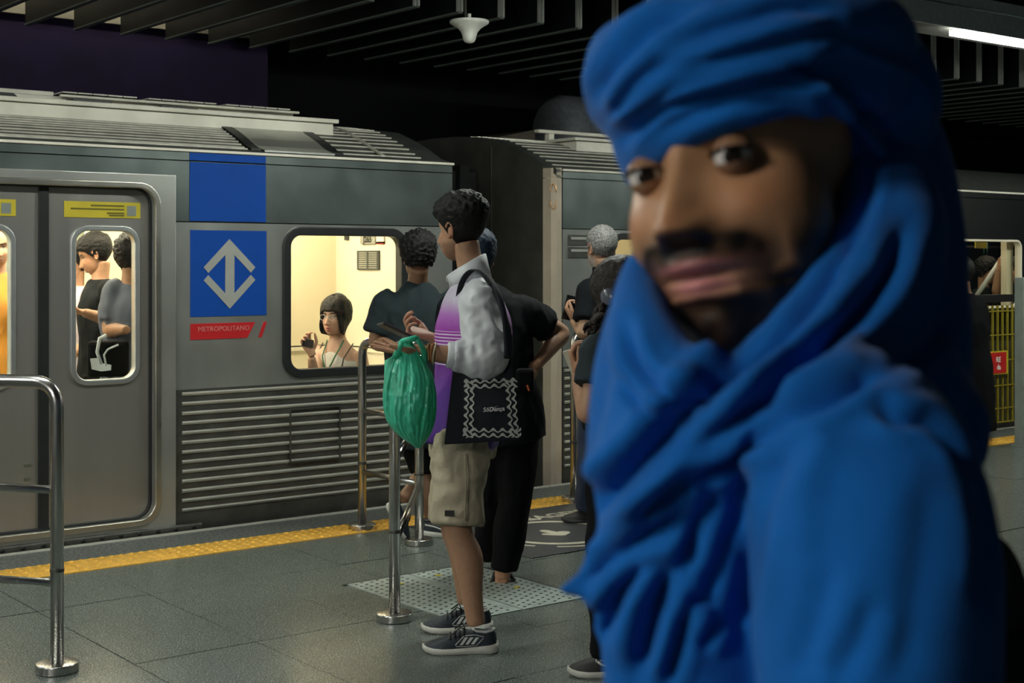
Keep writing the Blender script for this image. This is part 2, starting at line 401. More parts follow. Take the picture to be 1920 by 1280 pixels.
# added light strip, out of view, to brighten the beige wall band
ww_ = thing('added_wall_light', (0, 11.0, 3.7), 'added unseen light strip brightening the beige wall behind the train', 'light fixture')
for a in (-6, -3, 0, 3): box('added_light_tube', a, a+2.4, 11.0, 11.03, 3.70, 3.73, mat('added_light', (1.0, 0.93, 0.75), 0.5, emit=5.0, var=0), ww_)
box('added_light_channel', -7, 6, 10.98, 11.06, 3.74, 3.78, MATS['steel_dark'], ww_)
for a in (-6, 0, 5): tube('hanger', [(a, 11.02, 3.78), (a, 11.02, 4.1)], 0.012, MATS['steel_dark'], ww_, 8)
# antenna
ap = W(880, 40, 8.5)
an = thing('ceiling_antenna', ap, 'white bell-shaped antenna hanging from the dark ceiling', 'antenna')
k = 8.5/F
obj('bell', *lathe_vf([(0.010, 0.004), (36*k, 0.004), (37*k, 0.0), (36.5*k, -4*k), (30*k, -8*k), (22*k, -13*k), (16*k, -20*k), (13*k, -28*k), (12*k, -34*k), (9*k, -39*k), (4*k, -41*k)], ap, 28), MATS['antenna_white'], an, True)
tube('stem', [ap+Vector((0, 0, 0.0)), ap+Vector((0, 0, 0.045))], 0.011, MATS['antenna_white'], an, 10)
tube('cable', [ap+Vector((-0.03, 0, 0.0)), ap+Vector((-0.03, 0, 0.9)), ap+Vector((-0.02, 0, 4.1-ap.z))], 0.008, MATS['steel_dark'], an, 8)
# ventilation barrel above the second car
vb = S(1028, 215, 11.4)
v_ = thing('jet_fan', (vb.x+0.9, 11.4, vb.z), 'grey ventilation barrel hung above the second train car', 'fan')
V, Fc = loft([(vb.x, 11.4, 2.86), (vb.x+0.05, 11.4, 2.86), (vb.x+0.14, 11.4, 2.86), (vb.x+0.5, 11.4, 2.86)], [0.26, 0.31, 0.36, 0.37], (0, 0, 1), 24, 1)
obj('nose', V, Fc, MATS['fan_grey'], v_, True)
V, Fc = loft([(vb.x+0.54, 11.4, 2.86), (vb.x+2.2, 11.4, 2.86)], [0.37, 0.37], (0, 0, 1), 24, 1); obj('barrel', V, Fc, MATS['fan_grey'], v_, True)
V, Fc = loft([(vb.x+0.5, 11.4, 2.86), (vb.x+0.54, 11.4, 2.86)], [0.36, 0.36], (0, 0, 1), 24, 1); obj('band', V, Fc, MATS['rubber'], v_, True)
for a in (0.7, 1.8): tube('hanger', [(vb.x+a, 11.4, 3.2), (vb.x+a, 11.4, 4.1)], 0.02, MATS['steel_dark'], v_, 8)
# ------------------------------------------------------------------ train
NS = 7.32
def E(px, py, t):
    k = (px-960)/F; return W(px, py, t/(SA+CA*k))
def TS(px): return T(px, NS)
def ZS(px, py): return S(px, py, NS).z
TE1 = TS(848)
PROF = [(0, 2.085), (0.004, 2.10), (0.03, 2.112), (0.12, 2.135), (0.26, 2.205), (0.43, 2.275), (0.61, 2.337), (0.9, 2.376), (1.15, 2.396), (1.42, 2.402)]
def roof_z(d): return float(np.interp(d, [p[0] for p in PROF], [p[1] for p in PROF]))
WIDTH = 2.84
def roof_shell(parent, t0, t1, m):
    pr = [(d, z) for d, z in PROF]+[(WIDTH-d, z) for d, z in reversed(PROF)]
    V = [(t, NS+d, z-e) for e in (0, 0.04) for t in (t0, t1) for d, z in pr]; n = len(pr); Fc = []
    for k in range(n-1):
        Fc.append((k, n+k, n+k+1, k+1)); Fc.append((2*n+k, 2*n+k+1, 3*n+k+1, 3*n+k))
        Fc.append((k, k+1, 2*n+k+1, 2*n+k)); Fc.append((n+k, 3*n+k, 3*n+k+1, n+k+1))
    return obj('roof', V, Fc, m, parent, recalc=True)
def roof_ribs(parent, t0, t1, d0, d1, n):
    for i in range(n):
        d = d0+(d1-d0)*i/(n-1); z = roof_z(d); sl = math.atan((roof_z(d+.02)-roof_z(d-.02))/.04)
        c, s = math.cos(sl), math.sin(sl); hw, hh = 0.006, 0.007
        q = [(-hw, -0.01), (hw, -0.01), (hw*.7, hh), (-hw*.7, hh)]
        V = [(t, NS+d+a*c-b*s, z+a*s+b*c) for t in (t0, t1) for a, b in q]
        obj('roof_rib', V, [(0, 3, 2, 1), (4, 5, 6, 7), (0, 1, 5, 4), (1, 2, 6, 5), (2, 3, 7, 6), (3, 0, 4, 7)], MATS['roof_metal'], parent, recalc=True)
def win_ring(name, x0, x1, z0, z1, r, wd, y0, y1, m, parent):
    return plate(name, [rrect(x0-wd, x1+wd, z0-wd, z1+wd, r+wd, 9), rrect(x0, x1, z0, z1, r, 9)], y0, y1, m, parent, bev=min(0.006, wd*.3))
def ribs(parent, t0, t1, zt, zb, n):
    q = [(0, -0.014), (-0.010, -0.007), (-0.014, 0.0), (-0.009, 0.005), (0, 0.007)]
    V = [(t, NS+a, b) for t in (0, t1-t0) for a, b in q]
    Fc = [(k, k+1, 6+k, 5+k) for k in range(4)]+[(0, 4, 3, 2, 1), (5, 6, 7, 8, 9), (4, 0, 5, 9)]
    me = mesh('rib', V, Fc, mat('rib_steel', (0.72, 0.72, 0.66), 0.3, 0.6, 0.08, 6))
    bm = bmesh.new(); bm.from_mesh(me); bmesh.ops.recalc_face_normals(bm, faces=bm.faces); bm.to_mesh(me); bm.free()
    for i in range(n): inst('rib', me, (t0, 0, zt+(zb-zt)*i/(n-1)), parent)

car = thing('metro_car', (0, NS+WIDTH/2, -1.1), 'stainless steel metro car with blue arrow emblem and open-looking lit window', 'train car', 'metro cars at the platform')
car['label'] = 'stainless steel metro car bearing the blue square arrow emblem, left of the gap'
L0 = -7.0
dx0, dx1 = TS(84)-0.602, TS(84)+0.602       # door opening
fx0, fx1 = dx0-0.11, TS(324)
DZ0, DZ1 = 0.075, 1.885
# lower side, mid panel, upper band
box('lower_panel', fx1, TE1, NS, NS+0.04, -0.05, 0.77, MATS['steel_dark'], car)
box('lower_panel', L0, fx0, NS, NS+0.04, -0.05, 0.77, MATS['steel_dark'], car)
ribs(car, TS(341), TE1-0.02, 0.748, 0.105, 13)
box('skirt', L0, TE1, NS+0.02, NS+0.10, -0.75, -0.05, MATS['matt_black'], car)
wx0, wx1, wz0, wz1 = TS(542), TS(752), ZS(542, 695), ZS(542, 439)
plate('side_panel', [[(fx1, 0.77), (TE1, 0.77), (TE1, 1.697), (fx1, 1.697)], rrect(wx0-0.01, wx1+0.01, wz0-0.01, wz1+0.01, 0.07)], NS, NS+0.04, MATS['steel_side'], car)
box('side_panel', L0, fx0, NS, NS+0.04, 0.77, 1.697, MATS['steel_side'], car)
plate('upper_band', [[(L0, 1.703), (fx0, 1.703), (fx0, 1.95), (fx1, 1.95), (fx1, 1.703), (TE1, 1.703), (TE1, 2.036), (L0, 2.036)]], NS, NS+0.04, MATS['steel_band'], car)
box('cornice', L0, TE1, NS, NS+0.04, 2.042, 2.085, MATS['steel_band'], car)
box('gutter', L0, TE1+0.01, NS-0.012, NS+0.03, 2.088, 2.104, MATS['fairing'], car, 0.004)
for a, b in ((1.66, 1.74), (2.02, 2.06)):  # strips added behind the seams to block interior light leaking out
    box('seam_light_block', fx1, TE1, NS+0.041, NS+0.046, a, b, MATS['rubber'], car); box('seam_light_block', L0, fx0, NS+0.041, NS+0.046, a, b, MATS['rubber'], car)
box('seam_light_block', fx0, fx1, NS+0.041, NS+0.046, 2.02, 2.06, MATS['rubber'], car)
wf = win_ring('window_frame', wx0, wx1, wz0, wz1, 0.075, 0.038, NS-0.012, NS+0.05, MATS['rubber'], car)
plate('window_pane', [rrect(wx0-0.003, wx1+0.003, wz0-0.003, wz1+0.003, 0.076)], NS+0.022, NS+0.028, MATS['glass'], car)
# hatch outline in the ribs
hx0, hx1, hz0, hz1 = TS(541), TS(636), ZS(541, 868), ZS(541, 766)
plate('access_hatch', [[(hx0, hz0), (hx1, hz0), (hx1, hz1), (hx0, hz1)], [(hx0+.008, hz0+.008), (hx1-.008, hz0+.008), (hx1-.008, hz1-.008), (hx0+.008, hz1-.008)]], NS-0.019, NS, MATS['steel_dark'], car)
# blue panels
bx0, bx1 = TS(355.5), TS(498)
box('blue_panel', bx0, bx1, NS-0.004, NS+0.01, 1.706, 2.034, MATS['metro_blue'], car)
box('blue_panel', bx0, bx1, NS-0.004, NS+0.01, 2.043, 2.084, MATS['metro_blue'], car)
sz1, sz0 = ZS(357, 431), ZS(357, 594)
sq = box('emblem_panel', bx0+0.004, bx1+0.004, NS-0.004, NS+0.01, sz0, sz1, MATS['metro_blue'], car)
def en(pts): return [(bx0+0.004+u*(bx1-bx0), sz1-v*(sz1-sz0)) for u, v in pts]
plate('emblem_arrow', [en([(.50, .10), (.845, .43), (.785, .495), (.565, .285), (.565, .735), (.785, .52), (.845, .58), (.505, .915), (.165, .58), (.225, .52), (.445, .735), (.445, .285), (.225, .495), (.165, .43)])], NS-0.0075, NS-0.003, MATS['emblem_grey'], sq)
rz1, rz0 = ZS(357, 607), ZS(357, 637)
rs = plate('red_stripe', [[(bx0+.004, rz0), (TS(463), rz0), (TS(478), rz1), (bx0+.004, rz1)]], NS-0.004, NS+0.004, MATS['stripe_red'], car)
plate('red_slash', [[(TS(484), rz0), (TS(490), rz0), (TS(500), rz1), (TS(494), rz1)]], NS-0.004, NS+0.004, MATS['stripe_red'], car)
text_mesh('lettering', 'METROPOLITANO', 0.039, MATS['pale_red'], side_m((TS(377)+TS(461))/2, NS-0.005, (rz0+rz1)/2+0.012), rs, 0.0008)
# door frame and leaves
plate('door_frame', [[(fx0, -0.03), (fx1, -0.03), (fx1, 1.95), (fx0, 1.95)], rrect(dx0, dx1, DZ0, DZ1, 0.10, 9)], NS-0.03, NS+0.05, MATS['steel'], car, bev=0.004)
win_ring('door_moulding', dx0+0.004, dx1-0.004, DZ0+0.004, DZ1-0.004, 0.098, 0.022, NS-0.042, NS-0.025, MATS['steel_bright'], car)
win_ring('door_seal', dx0+0.012, dx1-0.012, DZ0+0.012, DZ1-0.012, 0.09, 0.016, NS+0.02, NS+0.05, MATS['rubber'], car)
tc = TS(84)
ww0, ww1 = TS(143)-tc, TS(257)-tc; pz1, pz0 = ZS(200, 431), ZS(200, 713)
for sgn in (1, -1):
    a, b = sorted((tc+sgn*0.022, tc+sgn*0.60)); c, d = sorted((tc+sgn*ww0, tc+sgn*ww1))
    lf = plate('door_leaf', [[(a, DZ0-0.01), (b, DZ0-0.01), (b, DZ1+0.01), (a, DZ1+0.01)], rrect(c-.008, d+.008, pz0-.008, pz1+.008, 0.078)], NS+0.03, NS+0.065, MATS['steel_door'], car)
    win_ring('window_trim', c, d, pz0, pz1, 0.072, 0.019, NS+0.018, NS+0.06, MATS['rail_frame'], lf)
    plate('pane', [rrect(c-.003, d+.003, pz0-.003, pz1+.003, 0.072)], NS+0.042, NS+0.046, MATS['glass'], lf)
    s0, s1 = (TS(124), TS(267)) if sgn > 0 else (TS(0)-0.33, TS(33))
    y1, y0 = ZS(195, 378), ZS(195, 408)
    st = box('sticker', s0, s1, NS+0.026, NS+0.031, y0, y1, MATS['sticker_yellow'], lf)
    ln = []
    for (u0, u1, q) in ((.34, .78, .76), (.08, .78, .54), (.55, .78, .30), (.58, .78, .16)):
        ln.append(box_vf(s0+u0*(s1-s0), s0+u1*(s1-s0), NS+0.0245, NS+0.026, y0+(y1-y0)*(q-.05), y0+(y1-y0)*(q+.05)))
    obj('sticker_print', *join_vf(ln), mat('print_olive', (0.14, 0.12, 0.01), 0.6), lf)
    obj('sticker_symbol', *join_vf([box_vf(s0+.82*(s1-s0), s0+.94*(s1-s0), NS+0.0245, NS+0.026, y0+.15*(y1-y0), y0+.78*(y1-y0))]), MATS['pillar_grey'], lf)
    hx = tc+sgn*0.075 if sgn > 0 else tc-0.10
    for zz in (ZS(130, 866), ZS(130, 892)): box('key_plate', hx, hx+0.035, NS+0.026, NS+0.031, zz-0.007, zz+0.006, MATS['steel_bright'], lf)
box('door_gasket', tc-0.026, tc+0.026, NS+0.012, NS+0.07, DZ0, DZ1, MATS['rubber'], car)
sill = box('door_sill', fx0, TS(372), NS-0.055, NS-0.031, -0.075, 0.034, MATS['steel_dark'], car, 0.01)
dme = mesh('sill_hole', *ell((0, 0, 0), (0.014, 0.006, 0.011), nu=12, nv=6), MATS['rubber'], True)
for i in range(14): inst('sill_hole', dme, (dx0+0.05+0.105*i, NS-0.055, 0.014), sill) if dx0+0.05+0.105*i < TS(368) else None
# roof and roof equipment
roof_shell(car, L0, TE1, MATS['roof_shade'])
roof_ribs(car, L0, 3.88, 0.09, 0.40, 9)
roof_ribs(car, 4.52, 5.10, 0.10, 1.05, 15)
def roof_plate(parent, t0, t1, d0, d1, m, n=8):
    D = [d0+(d1-d0)*i/n for i in range(n+1)]
    V = [(t, NS+d, roof_z(d)+h) for h in (0.002, 0.012) for t in (t0, t1) for d in D]; k = n+1
    Fc = [(2*k+i, 2*k+i+1, 3*k+i+1, 3*k+i) for i in range(n)]+[(i, k+i, k+i+1, i+1) for i in range(n)]+[(0, 2*k, 3*k, k), (n, k+n, 3*k+n, 2*k+n)]
    return obj('roof_plate', V, Fc, m, parent, recalc=True)
roof_plate(car, 3.96, 4.43, 0.03, 0.46, MATS['steel']); roof_plate(car, 3.89, 3.955, 0.06, 0.43, MATS['rubber']); roof_plate(car, 4.435, 4.51, 0.06, 0.5, MATS['rubber'])
roof_plate(car, 4.79, 4.82, 0.08, 1.05, MATS['roof_metal'])
FT = T(625, NS+0.43)
box('fairing', L0, 1.69, NS+0.43, NS+2.4, 2.22, 2.345, MATS['fairing'], car, 0.004)
box('fairing', 1.71, FT, NS+0.43, NS+2.4, 2.22, 2.345, MATS['fairing'], car, 0.004)
box('fairing_cap', L0, FT+0.03, NS+0.41, NS+2.42, 2.35, 2.375, MATS['fairing'], car, 0.004)
def rb(name, px0, px1, py0, py1, n, dp, m, bev=0.004):
    p, q = S(px0, py0, n), S(px0, py1, n); return box(name, p.x, T(px1, n), n, n+dp, q.z, p.z, m, car, bev)
rb('deck_box', -60, 550, 168, 200, 8.2, 1.2, MATS['fairing'])
q_ = S(-60, 168, 8.2); box('deck_shade', S(-60, 168, 8.2).x, T(550, 8.2), 8.23, 9.4, q_.z, q_.z+0.004, MATS['rubber'], car)  # dark sheet added on the deck to put shade between the slats
rb('top_rail', -60, 101, 160, 173, 8.3, 0.1, MATS['fairing'])
rb('long_rail', 114, 562, 176, 181, 8.14, 0.03, MATS['fairing'])
for a, b in ((118, 145), (147, 173), (175, 202), (204, 230), (232, 257), (278, 302), (304, 329), (331, 355), (357, 382), (384, 406), (424, 448), (450, 472), (474, 497), (499, 520), (522, 544)):
    y = 171+(a-118)*0.078; rb('slat', a, b, y, y+2.5, 8.4, 0.5, MATS['fairing'], 0)
for a, b in ((-20, 25), (138, 205), (303, 370), (514, 545)):
    y = 184+(a-138)*0.083; p = S(a, y, 7.95); q = S(a, y+13, 7.95); t1 = T(b, 7.95)
    V = [(p.x, 7.95, q.z), (t1+0.05, 7.95, q.z), (t1, 7.95, p.z), (p.x, 7.95, p.z)]; V += [(x, yy+0.3, z) for x, yy, z in V]
    obj('roof_hatch', V, [(0, 1, 2, 3), (7, 6, 5, 4), (0, 4, 5, 1), (1, 5, 6, 2), (2, 6, 7, 3), (3, 7, 4, 0)], MATS['rubber'], car, recalc=True)
# interior of the first car
EW = TE1-0.07
plate('end_wall', [[(NS+0.06, 0.0), (NS+WIDTH-.06, 0), (NS+WIDTH-.06, 2.1), (NS+.3, 2.1), (NS+0.06, 2.05)]], -0.03, 0.03, MATS['cream_pale'], car)
ew = C.objects['end_wall']; ew.data.transform(Matrix.Translation((EW+0.03, 0, 0)) @ Matrix.Rotation(math.pi/2, 4, 'Z') @ Matrix.Identity(4))
nq = E(630, 500, EW).y
box('partition', 4.3, EW-0.002, nq, nq+0.05, 0.03, 2.05, MATS['cream'], car)
box('partition', 3.62, 4.3, nq+0.55, nq+0.6, 0.03, 2.05, MATS['cream'], car)
box('partition_ledge', 3.9, EW-0.002, nq-0.012, nq+0.0, 0.865, 0.89, MATS['cream_pale'], car)
box('wall_ledge', EW-0.012, EW, NS+0.1, nq, 0.865, 0.89, MATS['cream_pale'], car)
box('wall_groove', EW-0.004, EW+0.001, NS+0.1, nq, 0.892, 0.90, MATS['ink'], car)
box('wall_groove', 3.9, EW-0.002, nq-0.004, nq+0.001, 0.892, 0.90, MATS['ink'], car)
box('interior_floor', L0, EW, NS+0.07, NS+WIDTH-.06, -0.04, 0.02, MATS['granite_dark'], car)
box('interior_ceiling', L0, EW, NS+0.30, NS+WIDTH-.2, 2.05, 2.075, MATS['cream'], car)
box('far_wall', L0, EW, NS+WIDTH-.06, NS+WIDTH, -0.05, 2.06, mat('far_wall_green', (0.34, 0.38, 0.33), 0.5), car)
for a in (-2.0, 0.1, 2.2): box('far_window', a, a+0.9, NS+WIDTH-.075, NS+WIDTH-.06, 0.9, 1.65, MATS['rubber'], car, 0.006)
for n_ in (NS+0.75, NS+1.75): box('ceiling_lamp', -1.5, EW-0.35, n_, n_+0.16, 2.015, 2.048, MATS['car_lamp'], car)
def wall_sign(name, px0, px1, py0, py1, m):
    p, q = E(px0, py0, EW), E(px1, py1, EW); return box(name, EW-0.012, EW-0.001, p.y, q.y, q.z, p.z, m, car)
nb = wall_sign('notice_board', 672, 713, 470, 506, mat('board_dark', (0.045, 0.055, 0.05), 0.5))
p, q = E(674, 472, EW), E(711, 504, EW); ln = []
for i in range(8):
    z = p.z+(q.z-p.z)*(i+.5)/8
    for u0, u1 in ((.05, .45), (.55, .95)):
        ln.append(box_vf(EW-0.0135, EW-0.012, p.y+(q.y-p.y)*u1, p.y+(q.y-p.y)*u0, z-.004, z+.004))
obj('notice_lines', *join_vf(ln), mat('notice_grey', (0.30, 0.31, 0.27), 0.5), nb)
ENDM = Matrix(((0, 0, -1, 0), (-1, 0, 0, 0), (0, 1, 0, 0), (0, 0, 0, 1)))
ns = wall_sign('number_plate', 678, 706, 441, 457, mat('plate_grey', (0.33, 0.33, 0.28), 0.5))
p, q = E(678, 441, EW), E(706, 457, EW)
text_mesh('number', 'J265', 0.06, MATS['ink'], Matrix.Translation((EW-0.013, (p.y+q.y)/2, (p.z+q.z)/2)) @ ENDM, ns, 0.0006, bold=0.003)
wall_sign('wall_sticker', 708, 722, 442, 456, MATS['sign_white'])
wall_sign('wall_sticker', 708, 722, 453, 457, MATS['sign_red'])
wall_sign('wall_sticker', 648, 655, 441, 450, MATS['ink'])
# gangway and bellows between the cars
TE2 = 6.116
gw = thing('gangway_bellows', ((TE1+TE2)/2, NS+1.42, 0.0), 'dark bellows in the gap between the two metro cars', 'gangway')
for i in range(9):
    t = TE1+0.06+(TE2-TE1-0.12)*i/8
    box('fold', t-0.04, t+0.04, NS+0.85-(0.04 if i % 2 else 0), NS+2.0, -0.1, 2.12+(0.04 if i % 2 else 0), MATS['rubber'], gw)
# second car
c2 = thing('metro_car', (12, NS+WIDTH/2, -1.1), 'second metro car right of the gap, with bright corner post and ribbed roof end', 'train car', 'metro cars at the platform')
L1 = 19.0; bt, bn = 0.055, 0.12
PR2 = [(NS+d, z) for d, z in PROF if d >= bn]
V = [(TE2, NS+bn, -0.1)]+[(TE2, n, z-0.01) for n, z in [(NS+bn, roof_z(bn))]+PR2[1:]]
V += [(TE2, NS+WIDTH-(n-NS), z) for _, n, z in reversed(V)]
V2 = [(t+0.03, n, z) for t, n, z in V]; k = len(V)
obj('end_face', V+V2, [tuple(range(k-1, -1, -1)), tuple(range(k, 2*k))]+[(i, (i+1) % k, k+(i+1) % k, k+i) for i in range(k)], mat('end_steel', (0.12, 0.12, 0.105), 0.45, 0.7, 0.2, 6, 0.05, 20), c2, recalc=True)
box('end_seam', TE2-0.004, TE2+0.01, E(921, 400, TE2).y-0.006, E(921, 400, TE2).y+0.006, 0.1, 2.3, MATS['steel_dark'], c2)
# corner post (bevelled, brighter)
P = [(TE2, NS+bn), (TE2+0.012, NS+0.05), (TE2+bt*.55, NS+0.012), (TE2+bt+0.01, NS), (TE2+bt+0.02, NS+0.04), (TE2+0.05, NS+bn)]
V = [(x, y, z) for z in (-0.05, 2.042) for x, y in P]; k = len(P)
obj('corner_post', V, [tuple(range(k-1, -1, -1)), tuple(range(k, 2*k))]+[(i, (i+1) % k, k+(i+1) % k, k+i) for i in range(k)], mat('post_steel', (0.66, 0.57, 0.46), 0.4, 0.45, 0.08, 5, rvar=.05), c2, recalc=True)
V = [(x, y, z) for z in (2.046, 2.11) for x, y in P]
obj('corner_cap', V, [tuple(range(k-1, -1, -1)), tuple(range(k, 2*k))]+[(i, (i+1) % k, k+(i+1) % k, k+i) for i in range(k)], MATS['post_steel'], c2, recalc=True)
# marker lamp rings on the post
for py in (360, 376):
    p = S(1035, py, NS+0.035); Vt, Ft = [], []
    ring = [(p.x+0.03*math.cos(a)*.55, p.y-0.012-0.03*math.cos(a)*.35, p.z+0.055*math.sin(a)) for a in np.linspace(0, 2*math.pi, 25)]
    tube('marker_ring', ring[(0 if py == 360 else 12):(13 if py == 360 else 25)], 0.004, mat('copper_ring', (0.85, 0.50, 0.25), 0.3, 0.9), c2, 6)
s0 = TE2+bt+0.02
w1a, w1b = TS(1150), TS(1150)+1.0
w2a, w2b = TS(1768), TS(1913); v0, v1 = ZS(1850, 575), ZS(1850, 452)
box('lower_panel', s0, L1, NS, NS+0.04, -0.05, 0.77, MATS['steel_dark'], c2)
ribs(c2, TS(1058), 10.0, 0.748, 0.105, 13)
plate('side_panel', [[(s0, 0.77), (9.6, 0.77), (9.6, 1.697), (s0, 1.697)], rrect(w1a, w1b, wz0, wz1, 0.075)], NS, NS+0.04, MATS['steel_side'], c2)
plate('dark_side_panel', [[(9.6, 0.77), (L1, 0.77), (L1, 1.9), (9.6, 1.9)], rrect(w2a, w2b, v0, v1, 0.06)], NS, NS+0.04, MATS['matt_black'], c2)  # far stretch of the side is near-black instead of steel
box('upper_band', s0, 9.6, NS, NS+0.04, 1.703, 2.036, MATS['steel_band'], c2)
box('dark_upper_band', 9.6, L1, NS, NS+0.04, 1.9, 2.036, MATS['matt_black'], c2)
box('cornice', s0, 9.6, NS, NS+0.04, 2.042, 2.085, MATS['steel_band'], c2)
box('cornice', 9.6, L1, NS, NS+0.04, 2.042, 2.085, MATS['matt_black'], c2)
box('gutter', s0, L1, NS-0.012, NS+0.03, 2.088, 2.104, MATS['fairing'], c2, 0.004)
for a, b in ((1.66, 1.74), (2.02, 2.06)): box('seam_light_block', s0, L1, NS+0.041, NS+0.046, a, b, MATS['rubber'], c2)  # added light blockers behind the second car's seams
win_ring('window_frame', w1a, w1b, wz0, wz1, 0.075, 0.035, NS-0.012, NS+0.05, MATS['rubber'], c2)
plate('window_pane', [rrect(w1a, w1b, wz0, wz1, 0.076)], NS+0.022, NS+0.028, MATS['glass'], c2)
win_ring('window_frame', w2a, w2b, v0, v1, 0.06, 0.012, NS-0.006, NS+0.05, MATS['cream_pale'], c2)
plate('window_pane', [rrect(w2a, w2b, v0, v1, 0.06)], NS+0.022, NS+0.028, MATS['glass'], c2)
for y0, y1 in ((440, 459), (463, 483)):
    vp = box('vent_panel', TS(1065), TS(1108), NS-0.008, NS+0.01, ZS(1065, y1), ZS(1065, y0), MATS['steel_dark'], c2)
    box('vent_slot', TS(1069), TS(1104), NS-0.014, NS-0.007, ZS(1065, y0+9), ZS(1065, y0+4), MATS['emblem_grey'], vp)
box('skirt', TE2+0.1, L1, NS+0.02, NS+0.10, -0.75, -0.05, MATS['matt_black'], c2)
roof_shell(c2, TE2+0.02, L1, MATS['roof_shade'])
roof_ribs(c2, TE2+0.08, 9.5, 0.12, 1.05, 15)
F2 = T(1081, NS+0.43)
box('fairing', F2, 10.0, NS+0.43, NS+2.4, 2.24, 2.345, MATS['fairing'], c2, 0.004)
box('fairing_cap', F2-0.03, 10.0, NS+0.41, NS+2.42, 2.35, 2.372, MATS['fairing'], c2, 0.004)
box('long_rail', F2-0.05, 10.0, NS+0.8, NS+0.85, 2.43, 2.455, MATS['fairing'], c2, 0.004)
box('rail_foot', F2+0.05, F2+0.1, NS+0.8, NS+0.85, 2.372, 2.43, MATS['fairing'], c2)
V = [(TE2+.3, NS+1.2, 2.39), (F2, NS+0.9, 2.36), (F2, NS+2.0, 2.36), (TE2+.3, NS+1.6, 2.39), (TE2+.35, NS+1.2, 2.41), (F2, NS+0.9, 2.46), (F2, NS+2.0, 2.46), (TE2+.35, NS+1.6, 2.41)]
obj('roof_wedge', V, BOXF, mat('brown_metal', (0.07, 0.06, 0.045), 0.6, 0.5, 0.2, 20), c2, recalc=True)
box('interior_floor', TE2+.1, L1, NS+0.07, NS+WIDTH-.06, -0.04, 0.02, MATS['granite_dark'], c2)
box('interior_ceiling', TE2+.1, L1, NS+0.30, NS+WIDTH-.2, 2.05, 2.075, MATS['cream'], c2)
box('far_wall', TE2+.1, 9.6, NS+WIDTH-.06, NS+WIDTH, -0.05, 2.06, MATS['cream'], c2)
box('far_wall', 9.6, L1, NS+WIDTH-.06, NS+WIDTH, -0.05, 2.06, mat('teal_dark', (0.02, 0.03, 0.03), 0.4), c2)
box('bulkhead', 9.55, 9.62, NS+0.07, NS+WIDTH-.06, 0.02, 2.05, MATS['cream'], c2)
box('ceiling_lamp', 6.6, 9.3, NS+0.75, NS+0.91, 2.015, 2.048, MATS['car_lamp'], c2)
box('ceiling_lamp', 10.2, 12.4, NS+0.45, NS+0.55, 2.015, 2.048, mat('car_lamp_dim', (1.0, 0.9, 0.7), 0.5, emit=10.0, var=0), c2)
p = W(1900, 455, 13.6); box('window_pillar', TS(1906), TS(1906)+0.1, NS+0.1, NS+0.16, 0.9, 1.9, MATS['cream'], c2)
sn = box('exit_sign', TS(1884), TS(1905), NS+0.3, NS+0.31, 1.60, 1.66, MATS['sticker_yellow'], c2)
tube('far_window_trim', [W(1778, 466, 14.3), W(1786, 462, 14.3), W(1900, 464, 14.9)], 0.012, MATS['rail_frame'], c2, 8)
tube('grab_pole', [W(1826, 562, 13.2), W(1898, 456, 13.2)], 0.022, mat('pole_white', (0.62, 0.64, 0.60), 0.4), c2, 10)
tube('seat_rail', [W(1870, 606, 13.4), W(1890, 596, 13.4), W(1913, 592, 13.4)], 0.012, MATS['pole_white'], c2, 8)
box('seat_back', W(1873, 600, 13.6).x, W(1895, 600, 13.6).x, W(1880, 600, 13.6).y, W(1880, 600, 13.6).y+.05, 0.5, 0.93, MATS['metro_blue'], c2, .01)
for px in (1845, 1851):
    tube('hanging_strap', [W(px, 455, 13.5), W(px, 478, 13.5)], 0.006, mat('strap_green', (0.02, 0.10, 0.08), 0.6), c2, 6)
tube('hanging_strap', [W(1191, 441, 10.6), W(1189, 452, 10.6), W(1193, 458, 10.6), W(1197, 452, 10.6), W(1196, 441, 10.6)], 0.005, MATS['strap_green'], c2, 6)

# ------------------------------------------------------------------ queue barriers
def barrier(label, base_pts, rails, top, posts, r=0.024):
    b = thing('queue_barrier', (*base_pts[0][:2], 0), label, 'barrier', 'steel queue barriers')
    base_pts = [p[:2] for p in base_pts]
    for x, y in base_pts:
        obj('base_plate', *lathe_vf([(0.074, 0.0), (0.076, 0.002), (0.076, 0.003), (0.076, 0.027), (0.076, 0.028), (0.0735, 0.0312), (0.0725, 0.0316), (0.03, 0.032), (0.026, 0.032)], (x, y, 0.001), 32), MATS['tube_steel'], b, True)
    for p in posts: tube('post', p, r, MATS['tube_steel'], b, 16, 0.10)
    for q in rails: tube('rail', q, r*0.62, MATS['tube_steel'], b, 12)
    for x, y in base_pts: obj('post_collar', *lathe_vf([(r+.0015, 0.0), (r+.0015, 0.012)], (x, y, 0.36), 18), MATS['steel_dark'], b)
    return b
ZT, ZM, ZL = 1.045, 0.655, 0.318
D = G(107, 1258); d2 = D+camdir(-1.5, 0.42)
barrier('steel tube queue barrier at the left edge of the photo', [D, d2],
        [[(D.x, D.y, z), (d2.x, d2.y, z)] for z in (ZM, ZL)], None, [[(D.x, D.y, 0.03), (D.x, D.y, ZT), (d2.x, d2.y, ZT), (d2.x, d2.y, .03)]])
A, Cc, B = G(679, 992), G(786, 1020), G(740, 1162)
barrier('bent steel tube queue barrier beside the man with the green bag', [A, Cc, B],
        [[(p.x, p.y, z), (q.x, q.y, z)] for z in (ZM, ZL) for p, q in ((A, Cc), (Cc, B))], None,
        [[(A.x, A.y, .03), (A.x, A.y, ZT), (Cc.x, Cc.y, ZT)], [(Cc.x, Cc.y, .03), (Cc.x, Cc.y, ZT)], [(B.x, B.y, .03), (B.x, B.y, ZT), (Cc.x, Cc.y, ZT)]])
